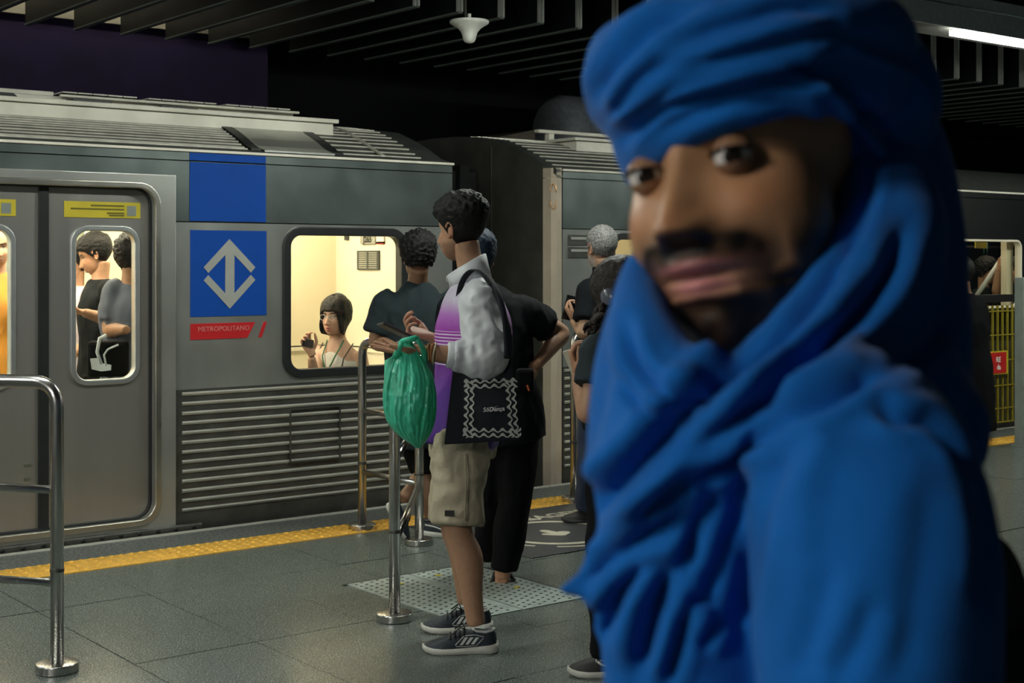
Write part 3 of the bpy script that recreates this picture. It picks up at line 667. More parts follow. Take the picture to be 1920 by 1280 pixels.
A2 = G(1076, 940); B2 = A2+Vector((0.12, 0.0, 0)); C2 = A2+Vector((0.02, -0.54, 0)); D2 = A2+Vector((0.75, 0.05, 0))
barrier('steel queue barrier behind the woman reading, on the yellow strip', [A2, D2],
        [[(A2.x, A2.y, z), (D2.x, D2.y, z)] for z in (ZM, ZL)], None, [[(A2.x, A2.y, .03), (A2.x, A2.y, ZT), (D2.x, D2.y, ZT), (D2.x, D2.y, .03)]])

# ------------------------------------------------------------------ yellow fence at the platform end
fn = 7.12
f0, f1 = T(1805, fn), T(1990, fn)
fe = thing('platform_fence', (f0, fn, 0), 'yellow grid fence along the platform edge at far right', 'fence')
zt = S(1860, 562, fn).z
z0 = 0.08
for i in range(int((f1-f0)/0.075)+1):
    box('bar', f0+0.075*i-0.008, f0+0.075*i+0.008, fn, fn+0.016, z0, zt-0.05, MATS['fence_yellow'], fe)
for z in (z0, z0+.12, .40, .62, .84, zt-0.10): box('cross_wire', f0, f1, fn-0.006, fn+0.0, z-0.005, z+0.005, MATS['fence_yellow'], fe)
box('top_rail', f0, f1, fn-0.02, fn+0.03, zt-0.02, zt+0.045, MATS['fence_black'], fe)
box('fence_post', f0-0.02, f0+0.03, fn-0.02, fn+0.03, 0.0, zt+0.03, MATS['fence_yellow'], fe)
p, q = S(1845, 660, fn-0.03), S(1890, 700, fn-0.03)
sg = thing('fence_sign', ((p.x+q.x)/2, fn-0.03, q.z), 'red sign with yellow edge hung on the yellow fence', 'sign')
box('sign_border', p.x, q.x, fn-0.03, fn-0.012, q.z, p.z, MATS['sticker_yellow'], sg)
box('sign_face', p.x+.01, q.x-.03, fn-0.034, fn-0.029, q.z+.01, p.z-.01, MATS['sign_red'], sg)
for s_, py in (('RE', 674), ('da', 688)):
    l = S(1876, py, fn-0.036); text_mesh('lettering', s_, 0.062, MATS['sign_white'], side_m(l.x+0.005, fn-0.0345, l.z), sg, 0.0008, 'RIGHT', bold=0.002)
pp = G(1913, 838)
pl = thing('grey_pillar', (pp.x, pp.y, 0), 'grey metal post at the far right edge in front of the fence', 'post')
box('shaft', pp.x+0.01, pp.x+0.12, pp.y-0.02, pp.y+0.06, 0.0, S(1913, 520, pp.y).z, MATS['pillar_grey'], pl, 0.006)
box('foot', pp.x-0.01, pp.x+0.14, pp.y-0.04, pp.y+0.08, 0.0, 0.015, MATS['pillar_grey'], pl)
# ------------------------------------------------------------------ people: toolkit
def nrm(v): v = np.asarray(v, float); return v/(np.linalg.norm(v)+1e-12)
def cv(x, y, z=0.0): return np.array(camdir(x, y, z))
def wp(px, py, Y): return np.array(W(px, py, Y))
def normals(V, Fq):
    N = np.zeros_like(V)
    a, b, c = V[Fq[:, 0]], V[Fq[:, 1]], V[Fq[:, 2]]; d = V[Fq[:, 3]] if Fq.shape[1] > 3 else c
    fn = np.cross(c-a, d-b) if Fq.shape[1] > 3 else np.cross(b-a, c-a)
    for k in range(Fq.shape[1]): np.add.at(N, Fq[:, k], fn)
    return N/(np.linalg.norm(N, axis=1, keepdims=True)+1e-12)
def remesh(parts, voxel, smooth=2):
    v, f = join_vf(parts); me = mesh('tmp', v, f)
    bm = bmesh.new(); bm.from_mesh(me); bmesh.ops.recalc_face_normals(bm, faces=bm.faces); bm.to_mesh(me); bm.free()
    o = bpy.data.objects.new('tmp', me); C.objects.link(o)
    md = o.modifiers.new('r', 'REMESH'); md.mode = 'VOXEL'; md.voxel_size = voxel; md.adaptivity = 0
    dg = bpy.context.evaluated_depsgraph_get(); m2 = bpy.data.meshes.new_from_object(o.evaluated_get(dg))
    V = np.empty(len(m2.vertices)*3); m2.vertices.foreach_get('co', V); V = V.reshape(-1, 3)
    Fq = np.array([tuple(p.vertices) if len(p.vertices) == 4 else tuple(p.vertices)+(p.vertices[2],) for p in m2.polygons], int)
    bpy.data.objects.remove(o); bpy.data.meshes.remove(me); bpy.data.meshes.remove(m2)
    return lap(V, Fq, smooth), Fq
def lap(V, Fq, it):
    if it <= 0: return V
    E_ = np.vstack([Fq[:, [k, (k+1) % Fq.shape[1]]] for k in range(Fq.shape[1])]); E_ = E_[E_[:, 0] != E_[:, 1]]
    n = len(V); deg = np.bincount(E_[:, 0], minlength=n)+np.bincount(E_[:, 1], minlength=n)
    for _ in range(it):
        A = np.zeros_like(V); np.add.at(A, E_[:, 0], V[E_[:, 1]]); np.add.at(A, E_[:, 1], V[E_[:, 0]])
        V = V*0.35+0.65*A/np.maximum(deg, 1)[:, None]
    return V
def ridge(V, s, seed, r=None):
    """ridged noise, sampled at V*s"""
    out = np.empty(len(V)); o = Vector((seed*7.3, seed*3.1, seed*5.7)); Q = V if r is None else V@r.T
    for i, p in enumerate(Q*np.array(s)): out[i] = 1-2*abs(mnoise.noise(Vector(p)+o))
    return out
def cloth(V, Fq, amp, s=(9, 9, 4), seed=1, r=None, fine=0.35):
    N = normals(V, Fq); d = ridge(V, s, seed, r)*amp+ridge(V, tuple(2.6*k for k in s), seed+3, r)*amp*fine
    return V+N*(d[:, None]-amp*0.5)
def cobj(name, V, Fq, m, parent, col=None, smooth=True):
    o = obj(name, V, Fq, m, parent, smooth)
    if col is not None:
        at = o.data.color_attributes.new('Col', 'FLOAT_COLOR', 'POINT'); c = np.ones((len(V), 4)); c[:, :3] = col; at.data.foreach_set('color', c.ravel())
    return o
def skin_mat(name, rough=0.5, bump=0.05, bs=250):
    m = mat(name, (0.5, 0.3, 0.2), rough, 0, 0.05, 60, bump, bs, spec=0.35); nt = m.node_tree; b = nt.nodes['Principled BSDF']
    a = nt.nodes.new('ShaderNodeAttribute'); a.attribute_name = 'Col'
    mx = nt.nodes.new('ShaderNodeMix'); mx.data_type = 'RGBA'; mx.blend_type = 'MULTIPLY'; mx.inputs[0].default_value = 0.5
    nz = [n for n in nt.nodes if n.type == 'TEX_NOISE'][0]; mr = nt.nodes.new('ShaderNodeMapRange'); mr.inputs['To Min'].default_value = 0.6; mr.inputs['To Max'].default_value = 1.3
    nt.links.new(nz.outputs[0], mr.inputs[0]); nt.links.new(a.outputs[0], mx.inputs[6]); nt.links.new(mr.outputs[0], mx.inputs[7])
    nt.links.new(mx.outputs[2], b.inputs['Base Color']); return m
skin_mat('skin')

def head_rot(fx, fy, pitch=0, roll=0):
    f = nrm(cv(fx, fy, -math.tan(math.radians(pitch))*math.hypot(fx, fy))); r = nrm(np.cross(f, (0, 0, 1))); u = np.cross(r, f)
    c, s = math.cos(math.radians(roll)), math.sin(math.radians(roll)); r, u = r*c+u*s, u*c-r*s
    return np.array([r, f, u]).T
def gs(x, z, x0, z0, sx, sz): return np.exp(-((x-x0)/sx)**2-((z-z0)/sz)**2)
def sstep(a, b, x): t = np.clip((x-a)/(b-a), 0, 1); return t*t*(3-2*t)
def head_dirs(nu, nv):
    ph = -np.pi/2+np.pi*(np.arange(nv+1))/nv; th = 2*np.pi*np.arange(nu)/nu
    PH, TH = np.meshgrid(ph, th, indexing='ij')
    D = np.stack([np.cos(PH)*np.sin(TH), np.cos(PH)*np.cos(TH), np.sin(PH)], -1).reshape(-1, 3)
    i = np.arange(nu); Fq = []
    for j in range(nv): Fq.append(np.stack([j*nu+i, (j+1)*nu+i, (j+1)*nu+(i+1) % nu, j*nu+(i+1) % nu], -1))
    return D, np.vstack(Fq)
def head_base(D, jaw=1.0, wide=1.0):
    def hit(c, r):
        c = np.array(c); r = np.array(r); a = ((D/r)**2).sum(1); b = -2*(D*c/r**2).sum(1); k = ((c/r)**2).sum()-1
        return (-b+np.sqrt(np.maximum(b*b-4*a*k, 0)))/(2*a)
    r1 = hit((0, -0.012, 0.028), (0.076*wide, 0.099, 0.088)); r2 = hit((0, 0.030, -0.046), (0.061*jaw*wide, 0.064, 0.076))
    r = (r1**9+r2**9)**(1/9.)
    return D*r[:, None]
def head_mesh(skin, nu=96, nv=72, lips=(0.45, 0.2, 0.17), brow=(0.03, 0.02, 0.015), beard=None, beard_amt=1.0, stubble=0.0, jaw=1.0, wide=1.0, eyes=True, female=False, nose=1.0):
    D, Fq = head_dirs(nu, nv); P = head_base(D, jaw, wide); x, y, z = P.T.copy(); fr = sstep(0.0, 0.05, y)
    t = np.clip((0.012-z)/0.05, 0, 1); A = 0.004+0.024*t**1.2; A = A*sstep(-0.056, -0.042, z)*sstep(0.03, 0.008, z)
    d = nose*A*np.exp(-(x/(0.0075+0.006*t))**2)+0.010*(gs(x, z, 0.013, -0.044, 0.007, 0.008)+gs(x, z, -0.013, -0.044, 0.007, 0.008))
    for s in (1, -1):
        d += -0.011*gs(x, z, s*0.032, -0.001, 0.018, 0.012)+0.0055*gs(x, z, s*0.026, 0.021, 0.022, 0.008)+0.005*gs(x, z, s*0.047, -0.034, 0.018, 0.016)
        d += -0.004*gs(x, z, s*0.040, -0.068, 0.014, 0.020)
    d += 0.005*gs(x, z, 0, -0.072, 0.028, 0.022)+0.0065*gs(x, z, 0, -0.067, 0.020, 0.006)+0.0075*gs(x, z, 0, -0.081, 0.016, 0.006)
    d += -0.0055*gs(x, z, 0, -0.0742, 0.022, 0.0022)-0.004*gs(x, z, 0, -0.094, 0.018, 0.006)+0.008*gs(x, z, 0, -0.110, 0.018, 0.014)
    P[:, 1] += d*fr
    col = np.tile(np.array(skin), (len(P), 1)); x, y, z = P.T
    def mix(c, w): nonlocal col; w = np.clip(w, 0, 1)[:, None]; col = col*(1-w)+np.array(c)*w
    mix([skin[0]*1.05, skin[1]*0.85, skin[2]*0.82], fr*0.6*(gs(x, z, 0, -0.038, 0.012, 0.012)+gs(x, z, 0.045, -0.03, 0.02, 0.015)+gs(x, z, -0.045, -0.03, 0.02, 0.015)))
    fn = np.array([0.5+0.5*mnoise.noise(Vector(p*90)) for p in P])
    for s in (1, -1):
        xb = s*x; zb = 0.019+0.004*np.sin(np.clip((xb-0.014)/0.036, 0, 1)*2.6)
        mix(brow, fr*sstep(0.010, 0.016, xb)*sstep(0.056, 0.046, xb)*np.exp(-((z-zb)/(0.0045 if female else 0.0055))**2)*1.3)
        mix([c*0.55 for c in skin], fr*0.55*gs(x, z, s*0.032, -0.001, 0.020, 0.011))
        if eyes:
            mix((0.62, 0.60, 0.56), fr*1.5*gs(x, z, s*0.032, -0.001, 0.011, 0.0045)); mix((0.03, 0.02, 0.015), fr*1.8*gs(x, z, s*0.032, -0.001, 0.0042, 0.0055))
            mix((0.02, 0.015, 0.012), fr*1.2*gs(x, z, s*0.032, 0.0045, 0.015, 0.0016))
    jm = sstep(-0.045, -0.060, z-0.55*np.maximum(np.abs(x)-0.03, 0)*0)*sstep(-0.035, 0.01, y)
    if stubble: mix([c*0.35 for c in skin], stubble*jm*(0.5+0.6*fn))
    if beard is not None:
        ax = np.abs(x)
        must = gs(x, z, 0, -0.0585, 0.036, 0.0115)*2.2+gs(ax, z, 0.034, -0.078, 0.011, 0.022)*1.8
        side = sstep(0.048, 0.060, ax)*sstep(-0.035, -0.065, z)*sstep(-0.03, 0.0, y)*0.9
        chin = sstep(-0.084, -0.089, z)*sstep(-0.03, 0.0, y)*1.25
        low = sstep(-0.066, -0.082, z)*sstep(0.026, 0.034, ax)*sstep(-0.03, 0.0, y)
        soul = gs(x, z, 0, -0.092, 0.014, 0.007)*1.4
        bm_ = np.clip(np.maximum.reduce([must, side, chin, low, soul])*fr if False else np.maximum.reduce([must*fr, side, chin, low, soul*fr]), 0, 1)
        bm_ *= (1-1.0*np.clip(gs(x, z, 0, -0.0755, 0.023, 0.0072)*1.7, 0, 1))
        mix(beard, beard_amt*bm_*(0.80+0.3*fn)); P[:, 1] += 0.0045*bm_*fr; P[:, 2] -= 0.012*sstep(-0.092, -0.122, z)*beard_amt; P[:, 1] += 0.004*np.clip(chin, 0, 1)*fr*beard_amt
    mix(lips, fr*1.4*np.clip(gs(x, z, 0, -0.0685, 0.021, 0.0042)+gs(x, z, 0, -0.080, 0.019, 0.0052), 0, 1)); mix((0.06, 0.02, 0.02), fr*0.9*gs(x, z, 0, -0.0742, 0.022, 0.0016))
    return P, Fq, col
def ear_parts(wide=1.0):
    out = []
    for s in (1, -1):
        rim = [(s*(0.072*wide+0.010*math.sin(a*0.5+0.3)), -0.010-0.014*math.cos(a)-0.006*math.sin(a)*0.5, -0.010+0.029*math.sin(a)) for a in np.linspace(-1.9, 2.7, 12)]
        out.append(loft(rim, [0.0045]*12, (s, 0, 0), 8, 1)); out.append(ell((s*0.073*wide, -0.012, -0.012), (0.006, 0.013, 0.024), nu=12, nv=8))
        out.append(ell((s*0.0755*wide, -0.006, -0.034), (0.006, 0.008, 0.009), nu=10, nv=8))
    return out
def hair_mesh(fn, nu=96, nv=72, wide=1.0, jaw=1.0):
    """fn(D, P) -> (mask 0..1, thickness m)"""
    D, Fq = head_dirs(nu, nv); P = head_base(D, jaw, wide); mk, th = fn(D, P)
    R = np.linalg.norm(P, axis=1); R2 = R+np.where(mk > 0.02, th*np.minimum(1, mk*1.5), 0)-0.004*(mk <= 0.25); V = D*R2[:, None]
    keep = (mk[Fq] > 0.02).any(1); return V, Fq[keep]

def hand_parts(wr, fd, pn, thumb, L=0.185, curl=(20, 20, 20, 25), bend2=1.0, tcurl=15, spread=4):
    """wr wrist, fd direction of the fingers, pn the way the palm faces, thumb: +1/-1 side along cross(fd, pn)"""
    fd = nrm(fd); pn = nrm(np.asarray(pn)-fd*np.dot(pn, fd)); sd = np.cross(fd, pn)*thumb; k = L/0.185; out = []
    wr = np.asarray(wr, float)
    out.append(loft([wr-fd*0.02*k, wr+fd*0.012*k, wr+fd*0.05*k, wr+fd*0.088*k, wr+fd*0.100*k], [(0.026*k, 0.019*k), (0.029*k, 0.018*k), (0.040*k, 0.015*k), (0.042*k, 0.0125*k), (0.036*k, 0.009*k)], sd, 16, 3))
    for i, (off, ln) in enumerate(((0.031, 0.074), (0.010, 0.082), (-0.011, 0.076), (-0.030, 0.060))):
        p = wr+fd*(0.090-0.004*abs(i-1))*k+sd*off*k; a = math.radians(curl[i]); dr = nrm(fd+sd*math.tan(math.radians((1.3-i)*spread))); pts = [p-dr*0.02*k, p]; ang = 0
        for fr_, m_ in ((0.44, 1.0), (0.31, 1.1*bend2), (0.25, 0.8*bend2)):
            ang += a*m_; p = p+(dr*math.cos(ang)+pn*math.sin(ang))*ln*fr_*k; pts.append(p)
        r = 0.0085*k*(0.9 if i == 3 else 1); out.append(loft(pts, [r*1.05, r*1.08, r, r*0.93, r*0.72], np.cross(dr, pn), 10, 3)); out.append(ell(pts[-1], (r*.72,)*3, nu=8, nv=6))
    p = wr+fd*0.022*k+sd*0.026*k; t1 = nrm(fd*0.62+sd*0.62+pn*0.35); t2 = nrm(fd*math.cos(math.radians(tcurl))+sd*0.25-sd*math.sin(math.radians(tcurl))*0.6+pn*0.25)
    pts = [p-t1*0.015*k, p+t1*0.018*k, p+t1*0.045*k, p+t1*0.045*k+t2*0.030*k, p+t1*0.045*k+t2*0.055*k]
    out.append(loft(pts, [0.015*k, 0.0145*k, 0.011*k, 0.0098*k, 0.007*k], pn, 10, 3)); out.append(ell(pts[-1], (0.007*k,)*3, nu=8, nv=6))
    return out

def torso_parts(Pv, Ct, Nk, R, Fw, s=1.0, ease=0.0, hem=0.0, depth=1.0, shoulder=0.185, neck=True, belly=0.0):
    Pv, Ct, Nk = map(np.asarray, (Pv, Ct, Nk)); up = nrm(Ct-Pv); e = ease
    pts = [Pv-up*(0.10+hem), Pv-up*0.03, Pv+(Ct-Pv)*0.45+Fw*belly*.5, Ct, Ct+(Nk-Ct)*0.50, Ct+(Nk-Ct)*0.80, Nk+(Nk-Ct)*0.04]
    rad = [(0.155*s+e, 0.11*s*depth+e), (0.165*s+e, 0.118*s*depth+e), (0.145*s+e, 0.105*s*depth+e+belly), (0.168*s+e, 0.118*s*depth+e), (shoulder*0.92*s+e*.7, 0.10*s*depth+e*.7), (shoulder*0.58*s+e*.5, 0.080*s*depth+e*.5), (0.062*s+e*.3, 0.060*s+e*.3)]
    return [loft(pts, rad, R, 28, 4)]

def sneaker(parent, toe_dir, heel, up_mat, sole_mat, L=0.285, tilt=None, stripes=None, lace=None, name='shoe', high=0.095, collar=None, sideline=None):
    """heel = world point on the ground under the heel; tilt = 3x3 rotation instead of a flat pose"""
    x = nrm(toe_dir); z = np.array((0, 0, 1.)); 
    if tilt is None: x = nrm(x-z*np.dot(x, z)); y = np.cross(z, x)
    else: x, y, z = tilt
    M = np.array([x, y, z]).T; heel = np.asarray(heel, float); k = L/0.285
    xs = np.array([-0.004, 0.006, 0.03, 0.07, 0.12, 0.17, 0.21, 0.245, 0.270, 0.284])*k
    hw = np.array([0.014, 0.027, 0.034, 0.034, 0.036, 0.043, 0.045, 0.040, 0.028, 0.008])*k
    tp = np.array([0.070, high-0.004, high, high*0.92, 0.092, 0.078, 0.064, 0.052, 0.043, 0.034])*k
    bt = np.array([0.030, 0.026, 0.022, 0.020, 0.019, 0.018, 0.019, 0.021, 0.026, 0.030])*k
    off = np.array([0, 0, 0, 0, 0.002, 0.005, 0.006, 0.005, 0.003, 0])*k
    ns = 20; V = []
    for a, w_, t_, b_, o_ in zip(xs, hw, tp, bt, off):
        for j in range(ns):
            th = math.pi*(-0.15+1.3*j/(ns-1)); c, s = math.cos(th), math.sin(th)
            V.append((a, o_+w_*math.copysign(abs(c)**0.8, c), b_+(t_-b_)*max(s, -0.1)**1 if s > 0 else b_+0.01*s))
    n = len(xs); Fq = [(i*ns+j, i*ns+j+1, (i+1)*ns+j+1, (i+1)*ns+j) for i in range(n-1) for j in range(ns-1)]+[(i*ns+ns-1, i*ns, (i+1)*ns, (i+1)*ns+ns-1) for i in range(n-1)]
    Fq += [tuple(range(ns)), tuple((n-1)*ns+j for j in range(ns-1, -1, -1))]
    tr = lambda Q: [heel+M@np.array(q) for q in Q]
    up = obj(name, tr(V), Fq, up_mat, parent, True, recalc=True)
    # sole
    V = []; lz = [0.0, 0.006, 0.5, 1.0]; m = 12
    sx = np.array([-0.012, -0.004, 0.02, 0.07, 0.12, 0.17, 0.21, 0.25, 0.276, 0.290])*k; sw = np.array([0.010, 0.028, 0.037, 0.036, 0.038, 0.046, 0.048, 0.042, 0.028, 0.008])*k
    s0 = np.array([0.008, 0.003, 0, 0, 0, 0, 0, 0.003, 0.010, 0.018])*k; s1 = np.array([0.040, 0.040, 0.036, 0.031, 0.028, 0.026, 0.026, 0.028, 0.032, 0.036])*k
    for a, w_, z0_, z1_, o_ in zip(sx, sw, s0, s1, off):
        for yy, zz in ((-w_*.9, z0_), (-w_, z0_+.006), (-w_*1.02, (z0_+z1_)/2), (-w_*.96, z1_), (w_*.96, z1_), (w_*1.02, (z0_+z1_)/2), (w_, z0_+.006), (w_*.9, z0_)): V.append((a, o_+yy, zz))
    Fq = [(i*8+j, i*8+(j+1) % 8, (i+1)*8+(j+1) % 8, (i+1)*8+j) for i in range(len(sx)-1) for j in range(8)]+[tuple(range(8)), tuple((len(sx)-1)*8+j for j in range(7, -1, -1))]
    obj('sole', tr(V), Fq, sole_mat, up, True, recalc=True)
    def surf(a, v, side, out=0.0025):     # point on the upper at length a, height fraction v
        w_ = np.interp(a*k, xs, hw); t_ = np.interp(a*k, xs, tp); b_ = np.interp(a*k, xs, bt); o_ = np.interp(a*k, xs, off); th = math.asin(min(max(v, 0), 1))
        return (a*k, o_+side*(w_*math.cos(th)**0.8+out), b_+(t_-b_)*v+out*v)
    if stripes:
        for sd in (1, -1):
            for a0 in (0.085, 0.107, 0.129):
                q = [surf(a0, 0.30, sd), surf(a0+0.013, 0.30, sd), surf(a0-0.007, 0.66, sd), surf(a0-0.020, 0.66, sd)]
                q2 = [surf(a0, 0.30, sd, -.002), surf(a0+0.013, 0.30, sd, -.002), surf(a0-0.007, 0.66, sd, -.002), surf(a0-0.020, 0.66, sd, -.002)]
                obj('stripe', tr(q+q2), BOXF, stripes, up, recalc=True)
            loop = [surf(a, v, sd, 0.001) for a, v in ((0.075, .24), (0.120, .20), (0.155, .26), (0.158, .36), (0.125, .74), (0.080, .80), (0.048, .66), (0.050, .56), (0.075, .24))]
            tube('stripe_outline', tr(loop), 0.0016, stripes, up, 6)
    if sideline:
        for sd in (1, -1):
            q = [surf(a, v, sd, 0.001) for a, v in ((0.03, .60), (0.09, .52), (0.13, .35), (0.16, .55), (0.175, .75))]
            tube('side_line', tr(q), 0.0045*k, sideline, up, 6)
    if lace:
        for i, a in enumerate((0.125, 0.143, 0.161, 0.179)):
            q = [surf(a, v, s_, 0.003) for v, s_ in ((0.72, 1), (0.95, 1), (0.97, -1), (0.72, -1))]
            tube('lace', tr(q), 0.003, lace, up, 6)
        q0 = surf(0.12, 0.98, 1, .004); tube('lace', tr([q0, (q0[0]+.02, .03*k, q0[2]+.012), (q0[0]+.045, .034*k, q0[2]-.012)]), 0.0028, lace, up, 6); tube('lace', tr([q0, (q0[0]+.01, -.03*k, q0[2]+.014), (q0[0]+.04, -.036*k, q0[2]-.01)]), 0.0028, lace, up, 6)
    if collar: tube('shoe_collar', tr([(0.09*k, 0, high*k*.97), (0.075*k, .022*k, high*k*.94), (0.04*k, .027*k, high*k*.90), (0.012*k, .018*k, high*k*.95), (0.004*k, 0, high*k*1.0), (0.012*k, -.018*k, high*k*.95), (0.04*k, -.027*k, high*k*.90), (0.075*k, -.022*k, high*k*.94), (0.09*k, 0, high*k*.97)]), 0.0045, collar, up, 6)
    return up

def figure(label, base, J, headC, headR, skin, hm=None, hair=None, hair_m=None, shirt=None, pants=None, arms=True, legs=True, hands=None, voxel=0.008, fw=None, s=1.0, head_kw=None, cat='person', group=None, hs=1.0, arm_r=1.0, leg_r=1.0):
    """J: P pelvis, C chest, N neck base, SL/SR shoulders, EL/ER elbows, WL/WR wrists, HL/HR hips, KL/KR knees, AL/AR ankles"""
    root = thing('person', tuple(base), label, cat, group)
    J = {k: np.asarray(v, float) for k, v in J.items()}; R = nrm((J['SR']-J['SL'])*np.array((1, 1, 0.3))); Fw = nrm(np.cross((0, 0, 1), R)) if fw is None else nrm(fw)
    parts = torso_parts(J['P'], J['C'], J['N'], R, Fw, s*0.92)
    jb = headC+headR@np.array((0, -0.022, -0.055)); nk = J['N']
    parts.append(loft([nk-(jb-nk)*0.35, nk, nk*0.4+jb*0.6, jb], [(0.066*s, 0.062*s), (0.058*s, 0.055*s), 0.052*s, 0.054*s], R, 18, 3))
    for sd in 'LR':
        a = arm_r*s
        if 'E'+sd in J: parts.append(loft([J['S'+sd], J['S'+sd]*.6+J['E'+sd]*.4, J['E'+sd], J['E'+sd]*.65+J['W'+sd]*.35, J['W'+sd]], [0.050*a, 0.047*a, 0.040*a, 0.041*a, 0.027*a], Fw, 16, 4)); parts.append(ell(J['E'+sd], (0.040*a,)*3))
        if 'K'+sd in J:
            l = leg_r*s; h, k_, an = J['H'+sd], J['K'+sd], J['A'+sd]; back = -Fw*0.018
            parts.append(loft([h, h*.5+k_*.5, k_, k_*.68+an*.32+back, k_*.35+an*.65+back*.4, an], [0.088*l, 0.074*l, 0.056*l, 0.060*l, 0.044*l, 0.036*l], Fw, 18, 4))
            parts.append(ell(k_, (0.056*l,)*3))
    if arms or legs or True: V, Fq = remesh(parts, voxel, 3)
    Vs, Fs, Cs = [V], [Fq], [np.tile(np.array(skin), (len(V), 1))*(0.92+0.0*V[:, :1])]
    hk = dict(head_kw or {}); P, Fh, ch = head_mesh(skin, **hk); Vs.append(headC+(P*hs)@headR.T); Fs.append(Fh); Cs.append(ch)
    ev, ef = join_vf(ear_parts(hk.get('wide', 1.0))); ev = headC+(np.array(ev)*hs)@headR.T
    eq = np.array([q if len(q) == 4 else tuple(q[:3])+(q[2],) for q in ef if len(q) <= 4], int); Vs.append(ev); Fs.append(eq); Cs.append(np.tile(np.array([skin[0], skin[1]*.88, skin[2]*.85]), (len(ev), 1)))
    for hp in (hands or []):
        hv, hf = remesh(hp, 0.0034, 2); Vs.append(hv); Fs.append(hf); Cs.append(np.tile(np.array([skin[0]*1.02, skin[1]*.95, skin[2]*.93]), (len(hv), 1)))
    off = 0; FF = []
    for v_, f_ in zip(Vs, Fs): FF.append(f_+off); off += len(v_)
    FF = np.vstack(FF); FL = [tuple(dict.fromkeys(q)) for q in FF.tolist()]
    cobj('body', np.vstack(Vs), FL, MATS['skin'], root, np.vstack(Cs))
    if hair is not None:
        hv, hf = hair_mesh(hair, wide=hk.get('wide', 1.0), jaw=hk.get('jaw', 1.0)); obj('hair', headC+(hv*hs)@headR.T, hf, hair_m, root, True)
    if shirt:
        pr = torso_parts(J['P'], J['C'], J['N'], R, Fw, s, shirt.get('ease', 0.014), shirt.get('hem', 0.05), shirt.get('depth', 1.0), shirt.get('shoulder', 0.185), belly=shirt.get('belly', 0))
        sl = shirt.get('sleeve', 0.62); sr = shirt.get('sr', (0.070, 0.068, 0.066)); sep = []
        for sd in 'LR':
            if 'E'+sd not in J or sl <= 0: continue
            a, b, c = J['S'+sd], J['E'+sd], J['W'+sd]
            if sl <= 1: q = [a+(J['N']-a)*0.25, a, a+(b-a)*sl*.5, a+(b-a)*sl]; rr = [sr[0]*.8, sr[0], sr[1], sr[2]]
            else: q = [a+(J['N']-a)*0.25, a, a*.5+b*.5, b, b+(c-b)*(sl-1)*.6, b+(c-b)*(sl-1)]; rr = [sr[0]*.8, sr[0], sr[1], sr[1]*1.0, sr[2], sr[2]*.9]
            (sep if shirt.get('split') else pr).append(loft(q, rr, Fw, 20, 4)); (sep if shirt.get('split') else pr).append(ell(a, (sr[0]*.98,)*3))
            if sl > 1: (sep if shirt.get('split') else pr).append(ell(b, (sr[1]*1.0,)*3))
        for extra in shirt.get('extra', []): pr.append(extra)
        v_, f_ = remesh(pr, shirt.get('voxel', voxel), 3); v_ = cloth(v_, f_, shirt.get('fold', 0.008), shirt.get('fs', (10, 10, 5)), shirt.get('seed', 2)); v_ = lap(v_, f_, 1)
        so = obj(shirt.get('name', 'shirt'), v_, [tuple(dict.fromkeys(q)) for q in f_.tolist()], shirt['m'], root, True)
        if sep:
            v_, f_ = remesh(sep, shirt.get('voxel', voxel), 2); v_ = cloth(v_, f_, shirt.get('sfold', 0.010), shirt.get('sfs', (14, 14, 14)), shirt.get('seed', 2)+1); v_ = lap(v_, f_, 1)
            obj('sleeve', v_, [tuple(dict.fromkeys(q)) for q in f_.tolist()], shirt['split'], so, True)
    if pants:
        pr = [loft([J['P']+(J['C']-J['P'])*0.25, J['P']-np.array((0, 0, 0.02)), (J['HL']+J['HR'])/2-np.array((0, 0, 0.09))], [(0.145*s, 0.11*s), (0.168*s, 0.128*s), (0.165*s, 0.122*s)], R, 24, 4)]
        for sd in 'LR':
            h, k_, an = J['H'+sd], J['K'+sd], J['A'+sd]; a, b, c = pants['r']; e = pants.get('end', 1.0)
            if e <= 1: pr.append(loft([h, h*.5+k_*.5, h+(k_-h)*e], [a, (a+b)/2, b], Fw, 22, 4))
            else: pr.append(loft([h, h*.5+k_*.5, k_, k_*.5+an*.5, k_+(an-k_)*(e-1)], [a, (a+b)/2, b, (b+c)/2, c], Fw, 22, 4))
        v_, f_ = remesh(pr, voxel, 2); v_ = cloth(v_, f_, pants.get('fold', 0.008), pants.get('fs', (9, 9, 5)), pants.get('seed', 5)); v_ = lap(v_, f_, 1)
        obj(pants.get('name', 'trousers'), v_, [tuple(dict.fromkeys(q)) for q in f_.tolist()], pants['m'], root, True)
    return root
def hair_fn(front=0.045, back=-0.075, side=-0.01, top=0.028, sidet=0.006, curl=0.0, cs=60, seed=1, backt=None, low=None):
    """short hair: hairline heights at front, sides and back, thickness on top and at the sides"""
    def f(D, P):
        x, y, z = P.T; a = np.arctan2(np.abs(x), y)     # 0 front, pi back
        line = np.interp(a, [0, 0.5, 1.0, 1.35, 1.9, np.pi], [front, front*0.95, side+0.04, side, (side+back)/2-.01, back])
        mk = sstep(-0.004, 0.012, z-line); up = sstep(0.0, 0.07, z)
        th = sidet+(top-sidet)*up
        if backt is not None: th = th+backt*sstep(1.8, 2.8, a)*(1-up)
        nz = np.array([mnoise.noise(Vector(p*cs)+Vector((seed, 0, 0))) for p in P]); n2 = np.array([mnoise.noise(Vector((p[0]*170, p[1]*45, p[2]*90))+Vector((seed, 3, 0))) for p in P])
        return mk, np.maximum(th*(1+0.35*n2)+curl*nz, 0.0015)
    return f
